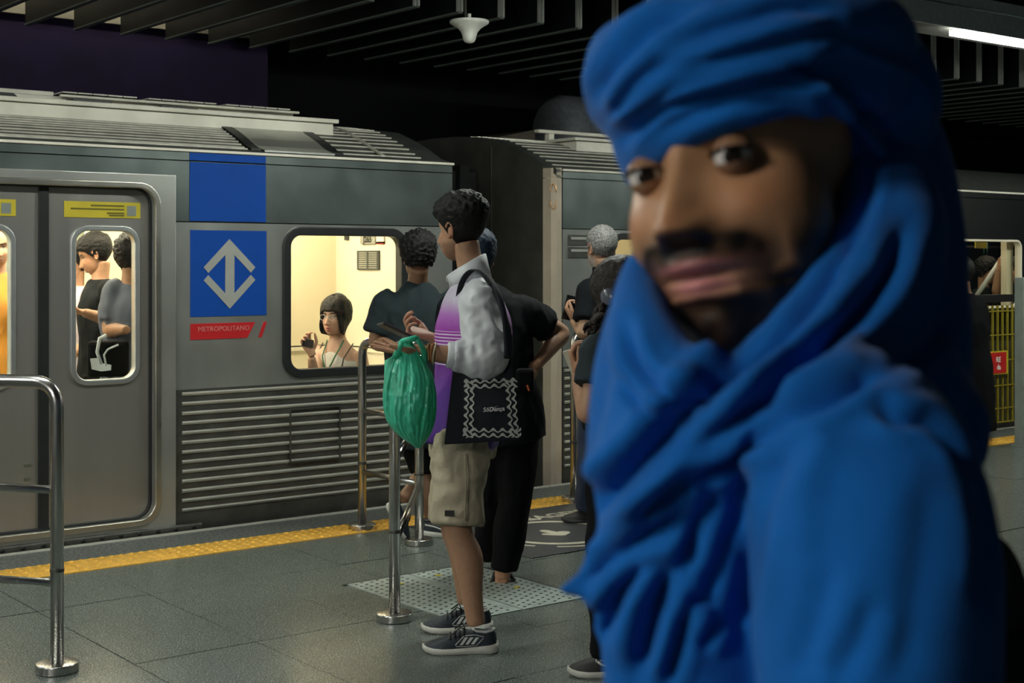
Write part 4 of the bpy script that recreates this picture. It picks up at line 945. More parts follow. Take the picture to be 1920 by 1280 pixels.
mat('hair_black', (0.008, 0.0075, 0.0075), 0.55, 0, 0.5, 120, 0.5, 220, stretch=(1, 1, .4), spec=0.25); mat('hair_brown', (0.022, 0.016, 0.012), 0.5, 0, 0.5, 120, 0.5, 200, spec=0.25)
mat('hair_grey', (0.20, 0.195, 0.19), 0.55, 0, 0.7, 110, 0.4, 200)
# ------------------------------------------------------------------ people on the platform and in the train
SK_TAN = (0.42, 0.235, 0.145); SK_PALE = (0.50, 0.30, 0.20); SK_BROWN = (0.27, 0.145, 0.085)
def strips_vf(parts): return join_vf(parts)
def obox(c, ax, ay, az, hx, hy, hz):
    c, ax, ay, az = map(np.asarray, (c, ax, ay, az)); return [c+ax*sx*hx+ay*sy*hy+az*sz*hz for sx, sy, sz in ((-1, -1, -1), (1, -1, -1), (1, 1, -1), (-1, 1, -1), (-1, -1, 1), (1, -1, 1), (1, 1, 1), (-1, 1, 1))]
def slab(name, c, ax, ay, hx, hy, hz, m, parent=None, bev=0.003):
    ax = nrm(ax); ay = nrm(np.asarray(ay)-ax*np.dot(ay, ax)); az = np.cross(ax, ay); o = obj(name, obox(c, ax, ay, az, hx, hy, hz), BOXF, m, parent)
    if bev: bevel_mesh(o.data, bev, 2)
    return o
# jacket material: white fading to magenta, white stripes, then purple
def jacket_mat():
    m = mat('jacket_print', (0.5, 0.5, 0.5), 0.55, 0, 0.05, 10, 0.15, 40); nt = m.node_tree; b = nt.nodes['Principled BSDF']; L = nt.links.new
    tc = nt.nodes.new('ShaderNodeTexCoord'); sp = nt.nodes.new('ShaderNodeSeparateXYZ'); L(tc.outputs['Object'], sp.inputs[0])
    mr = nt.nodes.new('ShaderNodeMapRange'); mr.inputs['From Min'].default_value = 0.75; mr.inputs['From Max'].default_value = 1.50; L(sp.outputs[2], mr.inputs[0])
    rp = nt.nodes.new('ShaderNodeValToRGB'); cr = rp.color_ramp
    cr.elements[0].position = 0.0; cr.elements[0].color = (0.05, 0.012, 0.20, 1); cr.elements[1].position = 1.0; cr.elements[1].color = (0.52, 0.52, 0.58, 1)
    for p, c in ((0.30, (0.13, 0.03, 0.33, 1)), (0.50, (0.18, 0.02, 0.30, 1)), (0.60, (0.30, 0.015, 0.34, 1)), (0.70, (0.38, 0.12, 0.48, 1)), (0.78, (0.48, 0.44, 0.56, 1))):
        e = cr.elements.new(p); e.color = c
    L(mr.outputs[0], rp.inputs[0])
    def mth(op, a, bb):
        n = nt.nodes.new('ShaderNodeMath'); n.operation = op
        for i, v in enumerate((a, bb)):
            if v is None: continue
            if isinstance(v, (int, float)): n.inputs[i].default_value = v
            else: L(v, n.inputs[i])
        return n.outputs[0]
    z = sp.outputs[2]; st = mth('GREATER_THAN', mth('FRACT', mth('MULTIPLY', z, 78.0), None), 0.58)
    w_ = mth('MULTIPLY', mth('LESS_THAN', z, 1.215), mth('GREATER_THAN', z, 1.085)); st = mth('MULTIPLY', st, w_)
    mx = nt.nodes.new('ShaderNodeMix'); mx.data_type = 'RGBA'; L(st, mx.inputs[0]); L(rp.outputs[0], mx.inputs[6]); mx.inputs[7].default_value = (0.60, 0.52, 0.66, 1); L(mx.outputs[2], b.inputs['Base Color']); return m
jacket_mat()
mat('jacket_white', (0.56, 0.58, 0.62), 0.5, 0, 0.06, 8, 0.1, 30); mat('khaki', (0.40, 0.35, 0.25), 0.8, 0, 0.08, 20, 0.2, 90)
mat('tee_teal', (0.004, 0.014, 0.018), 0.85, 0, 0.15, 20, 0.15, 80); mat('tee_black', (0.0035, 0.005, 0.007), 0.85, 0, 0.2, 20, 0.15, 80, spec=0.2); mat('pants_black', (0.003, 0.0033, 0.004), 0.9, 0, 0.2, 20, spec=0.15)
mat('navy', (0.012, 0.022, 0.055), 0.75); mat('shoe_navy', (0.012, 0.020, 0.030), 0.55, 0, 0.3, 40, 0.2, 120); mat('sole_white', (0.55, 0.55, 0.50), 0.6, 0, 0.1, 30)
mat('stripe_silver', (0.55, 0.57, 0.55), 0.5); mat('lace_black', (0.01, 0.01, 0.01), 0.7); mat('phone_case', (0.05, 0.04, 0.04), 0.35); mat('phone_glass', (0.008, 0.009, 0.010), 0.12)

# --- man in the white and purple jacket
YA = 5.53
JA = dict(P=wp(868, 790, YA), C=wp(888, 622, YA), N=wp(886, 522, YA), SL=wp(900, 566, 5.36), EL=wp(912, 672, 5.27), WL=wp(790, 660, 5.24),
          SR=wp(878, 562, 5.72), ER=wp(888, 668, 5.78), WR=wp(812, 640, 5.60), HL=wp(864, 812, 5.44), KL=wp(858, 990, 5.38), AL=wp(893, 1172, 5.36),
          HR=wp(870, 812, 5.62), KR=wp(850, 982, 5.67), AR=wp(874, 1130, 5.70))
hl = hand_parts(wp(786, 655, 5.24), cv(-1, -0.05, 0.03), cv(0.05, -0.25, 1), -1, 0.19, (6, 6, 8, 14), spread=2)
hr = hand_parts(wp(808, 632, 5.58), cv(-0.9, -0.15, 0.32), cv(0.25, -0.35, 1), 1, 0.19, (42, 46, 50, 55), tcurl=30)
hcA, hRA = wp(863, 428, 5.55), head_rot(-0.78, 0.62, 6)
pA_ = figure('man in white and purple jacket and khaki shorts looking at his phone', G(870, 1210), JA, hcA, hRA, SK_TAN,
    hair=hair_fn(0.048, -0.100, -0.012, 0.034, 0.005, 0.002, 70, 2), hair_m=MATS['hair_black'], head_kw=dict(nu=128, nv=96, stubble=0.55), hands=[hl, hr], voxel=0.0065, s=0.98,
    shirt=dict(m=MATS['jacket_print'], split=MATS['jacket_white'], name='jacket', sleeve=1.50, sr=(0.080, 0.080, 0.060), ease=0.024, hem=-0.01, depth=1.04, fold=0.009, fs=(7, 7, 4), sfold=0.011, sfs=(11, 11, 11), seed=4, voxel=0.0065),
    pants=dict(m=MATS['khaki'], r=(0.108, 0.097, 0), end=0.95, name='shorts', fold=0.016, fs=(8, 8, 6)), leg_r=0.98)
# cuff, collar, zip line, patch
d = nrm(JA['WL']-JA['EL']); cc_ = JA['EL']+(JA['WL']-JA['EL'])*0.50
obj('cuff', *loft([cc_-d*0.03, cc_-d*0.02, cc_+d*0.02, cc_+d*0.026], [0.046, 0.051, 0.050, 0.044], (0, 0, 1), 20, 1), MATS['jacket_white'], pA_, True)
V = []; n_ = 40
for lay, (ro, dz) in enumerate(((0.0, 0), (0.0, 1), (-0.006, 1), (-0.006, 0))):
    for k in range(n_):
        th = 2*math.pi*k/n_; c_, s_ = math.cos(th), math.sin(th); fw_ = cv(-1, 0.1); rt = cv(0.1, 1)
        base_ = wp(884, 536, YA) if dz == 0 else wp(875, 506, YA)
        rr = (0.083, 0.088) if dz == 0 else (0.075, 0.083)
        p = base_+fw_*(rr[0]+ro)*c_+rt*(rr[1]+ro)*s_; p = p+np.array((0, 0, (0.064*(1-c_)/2-0.022*(1+c_)/2) if dz else -0.01*c_)); V.append(p)
Fq = [(l*n_+k, l*n_+(k+1) % n_, ((l+1) % 4)*n_+(k+1) % n_, ((l+1) % 4)*n_+k) for l in range(4) for k in range(n_)]
obj('collar', V, Fq, MATS['jacket_white'], pA_, True)
tube('zip_pull', [wp(838, 517, 5.50), wp(838.5, 528, 5.48)], 0.0022, MATS['stripe_silver'], pA_, 6)
slab('shorts_patch', wp(843, 962, 5.275), cv(1, 0.05, -0.02), cv(0, 0.1, 1), 0.018, 0.011, 0.002, MATS['ink'], pA_, 0)
tube('shorts_seam', [wp(872, 850, 5.305), wp(874, 900, 5.283), wp(872, 975, 5.277)], 0.003, MATS['khaki'], pA_, 6)
sneaker(pA_, cv(-1, -0.03), np.array(G(929, 1222)), MATS['shoe_navy'], MATS['sole_white'], 0.272, stripes=MATS['stripe_silver'], lace=MATS['lace_black'], collar=MATS['stripe_silver'])
sneaker(pA_, cv(-1, -0.05), np.array(G(919, 1182)), MATS['shoe_navy'], MATS['sole_white'], 0.272, stripes=MATS['stripe_silver'], lace=MATS['lace_black'], collar=MATS['stripe_silver'])
# bracelets
for i, (t_, m_) in enumerate(((0.10, 'br_gold'), (0.15, 'br_orange'), (0.19, 'br_cream'))):
    mm = mat(m_, ((0.45, 0.28, 0.10), (0.40, 0.15, 0.05), (0.55, 0.48, 0.32))[i], 0.7, 0, 0.3, 200); c0 = JA['WL']+(JA['EL']-JA['WL'])*t_; a_ = nrm(np.cross(d, (0, 0, 1))); b_ = np.cross(d, a_); r_ = 0.0305+0.003*i
    tube('bracelet', [c0+a_*r_*math.cos(q)+b_*(r_+.002)*math.sin(q)+d*0.004*math.sin(2*q+i) for q in np.linspace(0, 2*math.pi, 22)], 0.0035, mm, pA_, 6)
# phone in his far hand
p0, p1 = wp(713, 607, 5.50), wp(772, 634, 5.55)
ph = slab('smartphone', (p0+p1)/2, p1-p0, cv(0, 0.9, -0.28), 0.072, 0.036, 0.0055, MATS['phone_case'], None, 0.003); props(ph, 'dark smartphone held by the man in the white jacket', 'phone')
az_ = np.cross(nrm(p1-p0), nrm(cv(0, 0.9, -0.28))); az_ = az_ if az_[2] > 0 else -az_
so_ = slab('screen', (p0+p1)/2+az_*0.0052, p1-p0, cv(0, 0.9, -0.28), 0.068, 0.033, 0.0008, MATS['phone_glass'], ph, 0)

# --- green plastic bag on his wrist
gm = mat('bag_green', (0.09, 0.66, 0.45), 0.30, 0, 0.35, 9, 0.7, 30, stretch=(1, 1, .35), spec=0.6); nt = gm.node_tree; b_ = nt.nodes['Principled BSDF']; out_ = [n for n in nt.nodes if n.type == 'OUTPUT_MATERIAL'][0]
tl_ = nt.nodes.new('ShaderNodeBsdfTranslucent'); tl_.inputs[0].default_value = (0.05, 0.62, 0.36, 1); mx_ = nt.nodes.new('ShaderNodeMixShader'); mx_.inputs[0].default_value = 0.35
nt.links.new(b_.outputs[0], mx_.inputs[1]); nt.links.new(tl_.outputs[0], mx_.inputs[2]); nt.links.new(mx_.outputs[0], out_.inputs[0])
YB = 5.22; rows = [(640, 752, 772, .010), (650, 748, 778, .016), (665, 738, 787, .028), (682, 727, 800, .045), (705, 721, 812, .062), (735, 718, 817, .075), (765, 719, 818, .080), (790, 726, 815, .074), (808, 739, 809, .058), (824, 757, 801, .036), (833, 772, 794, .018), (838, 780, 788, .007)]
gb = thing('plastic_bag', tuple(wp(770, 838, YB)), 'crumpled green plastic bag hanging from the wrist of the jacket man', 'bag')
V = []; ns_ = 120
yy = np.linspace(640, 838, 90); ra = np.array(rows); xl = np.interp(yy, ra[:, 0], ra[:, 1]); xr = np.interp(yy, ra[:, 0], ra[:, 2]); dp = np.interp(yy, ra[:, 0], ra[:, 3])
for ker in (5,):
    sm = lambda a: np.convolve(np.pad(a, ker//2, mode='edge'), np.ones(ker)/ker, 'valid'); xl, xr, dp = sm(xl), sm(xr), sm(dp)
for i, y_ in enumerate(yy):
    for k in range(ns_):
        th = 2*math.pi*k/ns_; q = i/89
        r1 = lambda a_, b_, c_, o_: 1-2*abs(mnoise.noise(Vector((math.cos(th+0.5*q)*a_+o_, math.sin(th+0.5*q)*a_, q*b_+c_)))); f_ = 0.35*r1(2.2, 1.2, 0, 3)+(0.40*r1(5.5, 2.6, 4, 1)+0.22*r1(9.0, 7.0, 2, 7)+0.12*r1(14, 16, 5, 9))*(0.5+0.5*q)+(1-q)*0.4*r1(9.0, 1.0, 6, 2)-0.3
        amp = 1+0.42*f_
        cx_ = (xl[i]+xr[i])/2; hx_ = (xr[i]-xl[i])/2*(1+0.05*f_)
        V.append(wp(cx_+hx_*math.cos(th), y_+3*f_*math.sin(3*th), YB)+cv(0, 1)*dp[i]*math.sin(th)*amp)
Fq = [(i*ns_+k, i*ns_+(k+1) % ns_, (i+1)*ns_+(k+1) % ns_, (i+1)*ns_+k) for i in range(89) for k in range(ns_)]+[tuple(range(ns_-1, -1, -1)), tuple(89*ns_+k for k in range(ns_))]
obj('bag_body', V, Fq, gm, gb, True, recalc=True)
def ribbon(name, pts, rad, m, parent, ref=(0, 0, 1), ns=10): return obj(name, *loft(pts, rad, ref, ns, 4), m, parent, True)
ribbon('handle', [wp(742, 668, 5.2), wp(750, 652, 5.17), wp(753, 640, 5.17), wp(765, 637, 5.16), wp(780, 634, 5.17), wp(784, 637, 5.22)], [.014, .011, .009, .011, .011, .008], gm, gb)
ribbon('handle', [wp(780, 634, 5.17), wp(788, 644, 5.17), wp(794, 656, 5.2), wp(796, 672, 5.22), wp(792, 690, 5.22)], [.009, .009, .010, .012, .016], gm, gb)
fl_ = [wp(721, 676, 5.24), wp(742, 664, 5.23), wp(750, 700, 5.2), wp(720, 720, 5.22)]; fl_ += [p+cv(0, .012) for p in fl_]
obj('bag_corner', fl_, [(0, 1, 2, 3), (7, 6, 5, 4), (0, 4, 5, 1), (1, 5, 6, 2), (2, 6, 7, 3), (3, 7, 4, 0)], gm, gb, False, recalc=True)

# --- tote bag on his near shoulder
tm = mat('tote_black', (0.006, 0.008, 0.014), 0.85, 0, 0.2, 20, 0.2, 200); pm = mat('tote_print', (0.50, 0.52, 0.48), 0.7)
YT = 5.2
def yt(v): return 5.30-0.085*min(1.0, max(v, 0)*1.6)
tb = thing('tote_bag', tuple(wp(905, 832, YT)), 'black tote bag with pale wave border hanging at the jacket man', 'bag')
def tq(u, v):      # u 0..1 left-right, v 0..1 top-bottom of the bag face
    TL, TR, BL, BR = np.array((852, 668)), np.array((958, 662)), np.array((833, 833)), np.array((976, 824))
    p = TL*(1-u)*(1-v)+TR*u*(1-v)+BL*(1-u)*v+BR*u*v
    bul = 0.020*math.sin(math.pi*min(max(u, 0), 1))*math.sin(math.pi*(0.15+0.75*min(max(v, 0), 1)))+0.006*mnoise.noise(Vector((u*4, v*2.5, 3)))
    return p[0], p[1], bul
V = []; nu_, nv_ = 28, 28
for sd in (0, 1):
    for j in range(nv_+1):
        for i in range(nu_+1):
            x_, y_, bl = tq(i/nu_, j/nv_); V.append(wp(x_, y_, yt(j/nv_))+cv(0, 1)*(-bl if sd == 0 else 0.018+bl*0.5))
g = lambda s_, i, j: s_*(nu_+1)*(nv_+1)+j*(nu_+1)+i
Fq = [(g(0, i, j), g(0, i, j+1), g(0, i+1, j+1), g(0, i+1, j)) for i in range(nu_) for j in range(nv_)]+[(g(1, i, j), g(1, i+1, j), g(1, i+1, j+1), g(1, i, j+1)) for i in range(nu_) for j in range(nv_)]
Fq += [(g(0, i, 0), g(0, i+1, 0), g(1, i+1, 0), g(1, i, 0)) for i in range(nu_)]+[(g(0, i, nv_), g(1, i, nv_), g(1, i+1, nv_), g(0, i+1, nv_)) for i in range(nu_)]
Fq += [(g(0, 0, j), g(1, 0, j), g(1, 0, j+1), g(0, 0, j+1)) for j in range(nv_)]+[(g(0, nu_, j), g(0, nu_, j+1), g(1, nu_, j+1), g(1, nu_, j)) for j in range(nv_)]
bd_ = obj('bag_body', V, Fq, tm, tb, True, recalc=True)
def on_bag(px, py, out=0.0035):
    # invert the bilinear map roughly by iteration
    u, v = (px-845)/130, (py-665)/165
    for _ in range(6):
        x_, y_, bl = tq(u, v); u += (px-x_)/130; v += (py-y_)/165
    return wp(px, py, yt(v))+cv(0, 1)*(-(tq(u, v)[2])-out)
def wave(p0, p1, amp, period, wd, side):
    p0, p1 = np.array(p0, float), np.array(p1, float); Ln = np.linalg.norm(p1-p0); d_ = (p1-p0)/Ln; n2 = np.array((-d_[1], d_[0]))*side; pr = []
    N_ = int(Ln/1.5); top, bot = [], []
    for i in range(N_+1):
        s_ = Ln*i/N_; w0 = math.sin(2*math.pi*s_/period); c_ = p0+d_*s_+n2*amp*w0; h_ = wd*(0.7+0.3*w0)
        top.append(on_bag(*(c_+n2*h_))); bot.append(on_bag(*(c_-n2*h_)))
    V = top+bot+[p+cv(0, .002) for p in top+bot]; k = N_+1; Fq = [(i, i+1, k+i+1, k+i) for i in range(N_)]
    Fq += [(i, 2*k+i, 2*k+i+1, i+1) for i in range(N_)]+[(k+i, k+i+1, 3*k+i+1, 3*k+i) for i in range(N_)]
    return obj('wave_print', V, Fq, pm, bd_, False, recalc=False)
for off in (0, 1):
    o5 = 5+10*off
    wave((870, 710+o5*.95), (970, 708+o5*.95), 2.7, 17.5, 2.9, -1); wave((868, 820-o5*.95), (977, 821-o5*.95), 2.7, 17.5, 2.9, -1)
    wave((872+o5, 712), (869+o5, 820), 2.8, 15.5, 3.0, 1); wave((967-o5, 712), (975-o5, 820), 2.8, 15.5, 3.0, 1)
lc = on_bag(926, 766, 0.0045); xr_ = nrm(on_bag(945, 765)-on_bag(907, 767)); yr_ = nrm(np.array((0, 0, 1.))-xr_*xr_[2])
zr_ = np.cross(xr_, yr_); MM = Matrix((( *[xr_[0], yr_[0], zr_[0]], lc[0]), (*[xr_[1], yr_[1], zr_[1]], lc[1]), (*[xr_[2], yr_[2], zr_[2]], lc[2]), (0, 0, 0, 1)))
text_mesh('lettering', 'SóDança', 0.0225, mat('print_white', (0.7, 0.7, 0.7), 0.6), MM, bd_, 0.0008, shear=0.15, bold=0.0006)
tube('lettering_mark', [on_bag(920, 771, .005), on_bag(925, 763, .005), on_bag(934, 759.5, .005)], 0.0009, MATS['print_white'], bd_, 6)
def band(name, pts, wd, th, m, parent, ref): return obj(name, *loft(pts, [(wd, th)]*len(pts), ref, 10, 5), m, parent, True)
band('strap', [wp(866, 672, 5.22), wp(862, 640, 5.40), wp(858, 580, 5.42), wp(866, 530, 5.42), wp(886, 507, 5.42), wp(910, 514, 5.40), wp(932, 545, 5.30), wp(945, 590, 5.24), wp(950, 640, 5.21), wp(950, 672, 5.19)], .012, .004, tm, tb, cv(1, 0.4))
band('strap', [wp(885, 506, 5.40), wp(905, 512, 5.36), wp(934, 560, 5.29), wp(953, 620, 5.23), wp(957, 672, 5.20)], .012, .004, tm, tb, cv(1, 0.4))
V = [wp(940, 570, 5.262), wp(950, 572, 5.262), wp(960, 690, 5.21), wp(915, 690, 5.2)]

# --- man with curly hair leaning on the barrier, seen from behind
JB = dict(P=wp(792, 785, 7.7), C=wp(780, 630, 7.7), N=wp(783, 532, 7.7), SL=wp(727, 570, 7.68), EL=wp(704, 640, 7.66), WL=wp(748, 655, 7.5), SR=wp(846, 572, 7.74), ER=wp(866, 660, 7.78), WR=wp(845, 725, 7.6),
          HL=wp(780, 805, 7.68), KL=wp(800, 882, 7.82), AL=wp(754, 936, 7.62), HR=wp(808, 805, 7.72), KR=wp(804, 895, 7.74), AR=wp(808, 985, 7.74))
pB_ = figure('man with curly black hair and dark teal t-shirt leaning on the bent barrier', G(800, 1010), JB, wp(784, 482, 7.66), head_rot(-0.25, 1, 10), SK_BROWN,
    hair=hair_fn(0.045, -0.055, -0.02, 0.034, 0.018, 0.014, 95, 4, 0.006), hair_m=MATS['hair_black'], hands=[hand_parts(wp(748, 655, 7.5), cv(1, -.1, -.2), cv(0, 1, -.3), 1)],
    shirt=dict(m=MATS['tee_teal'], sleeve=0.80, sr=(0.080, 0.082, 0.084), ease=0.02, hem=0.05, fold=0.009, shoulder=0.20), pants=dict(m=MATS['pants_black'], r=(0.10, 0.095, 0), end=0.85, name='shorts'), voxel=0.008, leg_r=0.9)
sneaker(pB_, cv(1, -0.25), np.array(G(790, 1004)), MATS['shoe_navy'], MATS['sole_white'], 0.28, sideline=MATS['stripe_silver'], lace=MATS['lace_black'], collar=MATS['ink'])
x_ = nrm(cv(0.42, 0.15, -0.80)); z_ = nrm(cv(0.95, -0.15, 0.55)-x_*np.dot(cv(0.95, -0.15, 0.55), x_)); y_ = np.cross(z_, x_)
sneaker(pB_, None, wp(724, 948, 7.55), MATS['shoe_navy'], MATS['sole_white'], 0.265, tilt=(x_, y_, z_), sideline=MATS['stripe_silver'], lace=MATS['lace_black']) if False else sneaker(pB_, x_, wp(724, 948, 7.55), MATS['shoe_navy'], MATS['sole_white'], 0.22, tilt=(x_, y_, z_), sideline=MATS['stripe_silver'], lace=MATS['lace_black'])

# --- man in black with hand on hip
JC = dict(P=wp(945, 765, 6.6), C=wp(925, 640, 6.6), N=wp(905, 540, 6.6), SL=wp(852, 582, 6.58), EL=wp(845, 665, 6.6), WL=wp(856, 735, 6.5), SR=wp(978, 585, 6.62), ER=wp(1053, 624, 6.74), WR=wp(1006, 684, 6.56),
          HL=wp(922, 785, 6.62), KL=wp(922, 930, 6.7), AL=wp(916, 1045, 6.85), HR=wp(965, 785, 6.6), KR=wp(967, 930, 6.58), AR=wp(944, 1074, 6.56))
foot = [loft([wp(942, 1082, 6.60)+cv(0, -0.07), wp(942, 1084, 6.60)+cv(0, -0.04), wp(942, 1086, 6.60)+cv(0, .05), wp(942, 1092, 6.60)+cv(0, 0.16)], [.02, .034, .036, .025], cv(1, 0), 14, 3), loft([JC['AR']+np.array((0, 0, .05)), wp(942, 1082, 6.56)], [.038, .036], cv(1, 0), 14, 2)]
pC_ = figure('man in black t-shirt and trousers with hand on hip behind the jacket man', G(942, 1095), JC, wp(893, 482, 6.58), head_rot(-0.3, 1, 12), SK_TAN,
    hair=hair_fn(0.03, -0.06, -0.02, 0.024, 0.014, 0, 60, 5), hair_m=mat('cap_navy', (0.008, 0.022, 0.045), 0.7), hands=[hand_parts(wp(1006, 684, 6.56), cv(-0.9, -.1, -.5), cv(-.4, 1, 0), 1, curl=(30, 30, 35, 40)), foot],
    shirt=dict(m=MATS['tee_black'], sleeve=0.66, sr=(0.080, 0.080, 0.080), ease=0.02, hem=0.06, fold=0.009, shoulder=0.20), pants=dict(m=MATS['pants_black'], r=(0.112, 0.085, 0.060), end=1.96, fold=0.010), voxel=0.008)
so_ = obj('sandal', *loft([wp(942, 1095, 6.62)+cv(0, -.09), wp(942, 1095, 6.62)+cv(0, -.07), wp(942, 1095, 6.62)+cv(0, .06), wp(942, 1095, 6.62)+cv(0, .17)], [(.02, .008), (.045, .012), (.05, .011), (.02, .008)], cv(1, 0), 16, 3), MATS['ink'], pC_, True)
tube('sandal_strap', [wp(922, 1090, 6.56), wp(928, 1074, 6.62), wp(944, 1070, 6.66), wp(958, 1076, 6.62), wp(964, 1090, 6.56)], 0.009, MATS['ink'], pC_, 8)
wb_ = thing('waist_bag', tuple(wp(984, 735, 6.46)), 'small black waist bag with orange tag on the man in black', 'bag')
slab('pouch', wp(984, 712, 6.46), cv(1, 0.1), (0, 0, 1), 0.040, 0.052, 0.03, MATS['pants_black'], wb_, 0.015); slab('tag', wp(990, 727, 6.425), cv(0.35, 0, -1), cv(1, 0, .3), 0.014, 0.004, 0.002, mat('orange_tag', (0.6, 0.12, 0.03), 0.6), wb_, 0)

# --- grey-haired man in black polo
JD = dict(P=wp(1135, 755, 8.05), C=wp(1138, 615, 8.05), N=wp(1134, 508, 8.05), SL=wp(1107, 548, 7.93), EL=wp(1096, 622, 7.85), WL=wp(1076, 600, 8.03), SR=wp(1172, 548, 8.2), ER=wp(1185, 640, 8.2), WR=wp(1165, 690, 8.05),
          HL=wp(1116, 778, 8.0), KL=wp(1106, 875, 8.0), AL=wp(1100, 960, 8.05), HR=wp(1152, 778, 8.1), KR=wp(1150, 875, 8.1), AR=wp(1145, 955, 8.15))
pD_ = figure('grey-haired man in black polo shirt holding a black phone near the second car', G(1105, 978), JD, wp(1127, 463, 8.05), head_rot(-0.45, 0.9, 4), SK_PALE,
    hair=hair_fn(0.06, -0.062, -0.01, 0.010, 0.007, 0.001, 70, 7), hair_m=MATS['hair_grey'], head_kw=dict(beard=(0.5, 0.48, 0.45), beard_amt=.8), hands=[hand_parts(wp(1078, 603, 8.02), cv(-0.5, .2, .8), cv(1, 0, .4), -1, curl=(45, 48, 50, 55))],
    shirt=dict(m=MATS['tee_black'], name='polo_shirt', sleeve=0.74, sr=(0.078, 0.078, 0.078), ease=0.018, hem=0.05, fold=0.008, belly=.02), pants=dict(m=MATS['navy'], r=(0.10, 0.075, 0.062), end=1.93), voxel=0.009)
obj('polo_collar', *loft([wp(1134, 512, 8.05), wp(1132, 498, 8.05)], [(.072, .068), (.066, .062)], cv(1, 0), 20, 1), MATS['tee_black'], pD_, True)
tube('trouser_stripe', [wp(1117, 780, 7.88), wp(1112, 830, 7.90), wp(1107, 880, 7.92), wp(1103, 940, 7.97)], 0.012, mat('stripe_yellow', (0.55, 0.48, 0.02), 0.6), pD_, 8)
sneaker(pD_, cv(-1, 0.05), np.array(G(1143, 980)), MATS['ink'], MATS['ink'], 0.27); sneaker(pD_, cv(-1, 0.1), np.array(G(1175, 968)), MATS['ink'], MATS['ink'], 0.27)
ph = slab('smartphone', wp(1068, 577, 8.05), cv(0.25, 0, 1), cv(1, .3, 0), 0.07, 0.034, 0.005, MATS['phone_glass'], None); props(ph, 'black phone held up by the grey-haired man', 'phone')
nt_ = slab('folded_paper', wp(1091, 558, 7.98), cv(0.1, 0, 1), cv(1, .5, 0), 0.05, 0.012, 0.003, MATS['sign_white'], None, 0); props(nt_, 'white folded paper tucked at the black polo sleeve', 'paper')

# --- woman reading, dark curly hair and headphones
JF = dict(P=wp(1168, 860, 5.02), C=wp(1160, 705, 5.0), N=wp(1172, 615, 5.0), SL=wp(1130, 655, 4.88), EL=wp(1104, 775, 4.82), WL=wp(1084, 702, 5.02), SR=wp(1200, 645, 5.2), ER=wp(1178, 780, 5.25), WR=wp(1096, 705, 5.2),
          HL=wp(1152, 880, 4.95), KL=wp(1140, 1070, 4.95), AL=wp(1138, 1235, 4.98), HR=wp(1185, 880, 5.1), KR=wp(1180, 1070, 5.1), AR=wp(1185, 1210, 5.2))
def bob(front, side, back, t, seed, curl=0.0, flare=0.0):
    def f(D, P):
        x, y, z = P.T; a = np.arctan2(np.abs(x), y); line = np.interp(a, [0, 0.45, 0.62, 0.9, 1.4, np.pi], [front, front, front-0.015, side, side-0.005, back]); mk = sstep(-0.002, 0.008, z-line)
        nz = np.array([mnoise.noise(Vector((p[0]*60, p[1]*60, p[2]*14))+Vector((seed, 0, 0))) for p in P]); n3 = np.array([mnoise.noise(Vector(p*70)+Vector((seed, 5, 0))) for p in P])
        th = t*(0.75+0.4*sstep(0.4, 1.2, a))+flare*sstep(0.02, -0.09, z)+0.004*nz+curl*n3; return mk, np.maximum(th, 0.003)
    return f
hcF, hRF = wp(1163, 553, 5.0), head_rot(-0.80, 0.60, 28)
pF_ = figure('woman with long dark curly hair and headphones reading a book', G(1110, 1270), JF, hcF, hRF, SK_TAN, hair=bob(0.05, -0.06, -0.11, 0.018, 3, .004, .01), hair_m=MATS['hair_brown'],
    hands=[hand_parts(wp(1084, 702, 5.02), cv(-.3, 0, 1), cv(1, 0, .3), -1, .17, curl=(40, 42, 45, 50))], shirt=dict(m=MATS['tee_teal'], sleeve=0.60, sr=(0.072, 0.076, 0.080), ease=0.016, hem=0.06, fold=0.009), pants=dict(m=MATS['pants_black'], r=(0.10, 0.075, 0.06), end=1.95), s=0.94, voxel=0.008)
pr = []; rng = random.Random(5)
for i in range(26):
    u = rng.random(); a0 = np.array((1128+40*u, 575+rng.uniform(-8, 14))); a1 = np.array((1092+62*u+rng.uniform(-6, 6), 632+rng.uniform(-12, 18))); dq = rng.uniform(4.84, 5.0)
    pts = [wp(*(a0+(a1-a0)*t_+np.array((5*math.sin(9*t_+i), 3*math.cos(8*t_+i)))), dq) for t_ in np.linspace(0, 1, 7)]; pr.append(loft(pts, [.010, .012, .012, .011, .010, .008, .003], (0, 0, 1), 8, 3))
v_, f_ = join_vf(pr); obj('hair_curls', v_, f_, MATS['hair_brown'], pF_, True)
arc_ = [hcF+hRF@np.array((0.093*math.cos(a), -0.004, 0.008+0.108*math.sin(a)*1.12)) for a in np.linspace(-0.15, math.pi+0.15, 18)]
hp_ = tube('headphones', arc_, 0.006, mat('hp_black', (0.012, 0.013, 0.016), 0.3), pF_, 8)
for s_ in (1, -1): obj('ear_cup', *ell(hcF+hRF@np.array((s_*0.092, -0.006, -0.012)), (0.016, 0.032, 0.036), hRF), mat('hp_grey', (0.10, 0.11, 0.14), 0.25), hp_, True)
sneaker(pF_, cv(-1, 0.02), np.array(G(1205, 1266)), MATS['ink'], MATS['sole_white'], 0.265, sideline=MATS['sole_white'], lace=MATS['sole_white'])
sneaker(pF_, cv(-1, 0.1), np.array(G(1240, 1225)), MATS['ink'], MATS['sole_white'], 0.25, sideline=MATS['sole_white'])
bk = thing('book', tuple(wp(1080, 705, 5.05)), 'open paperback book held by the woman with headphones', 'book'); pg = mat('page', (0.55, 0.52, 0.42), 0.7)
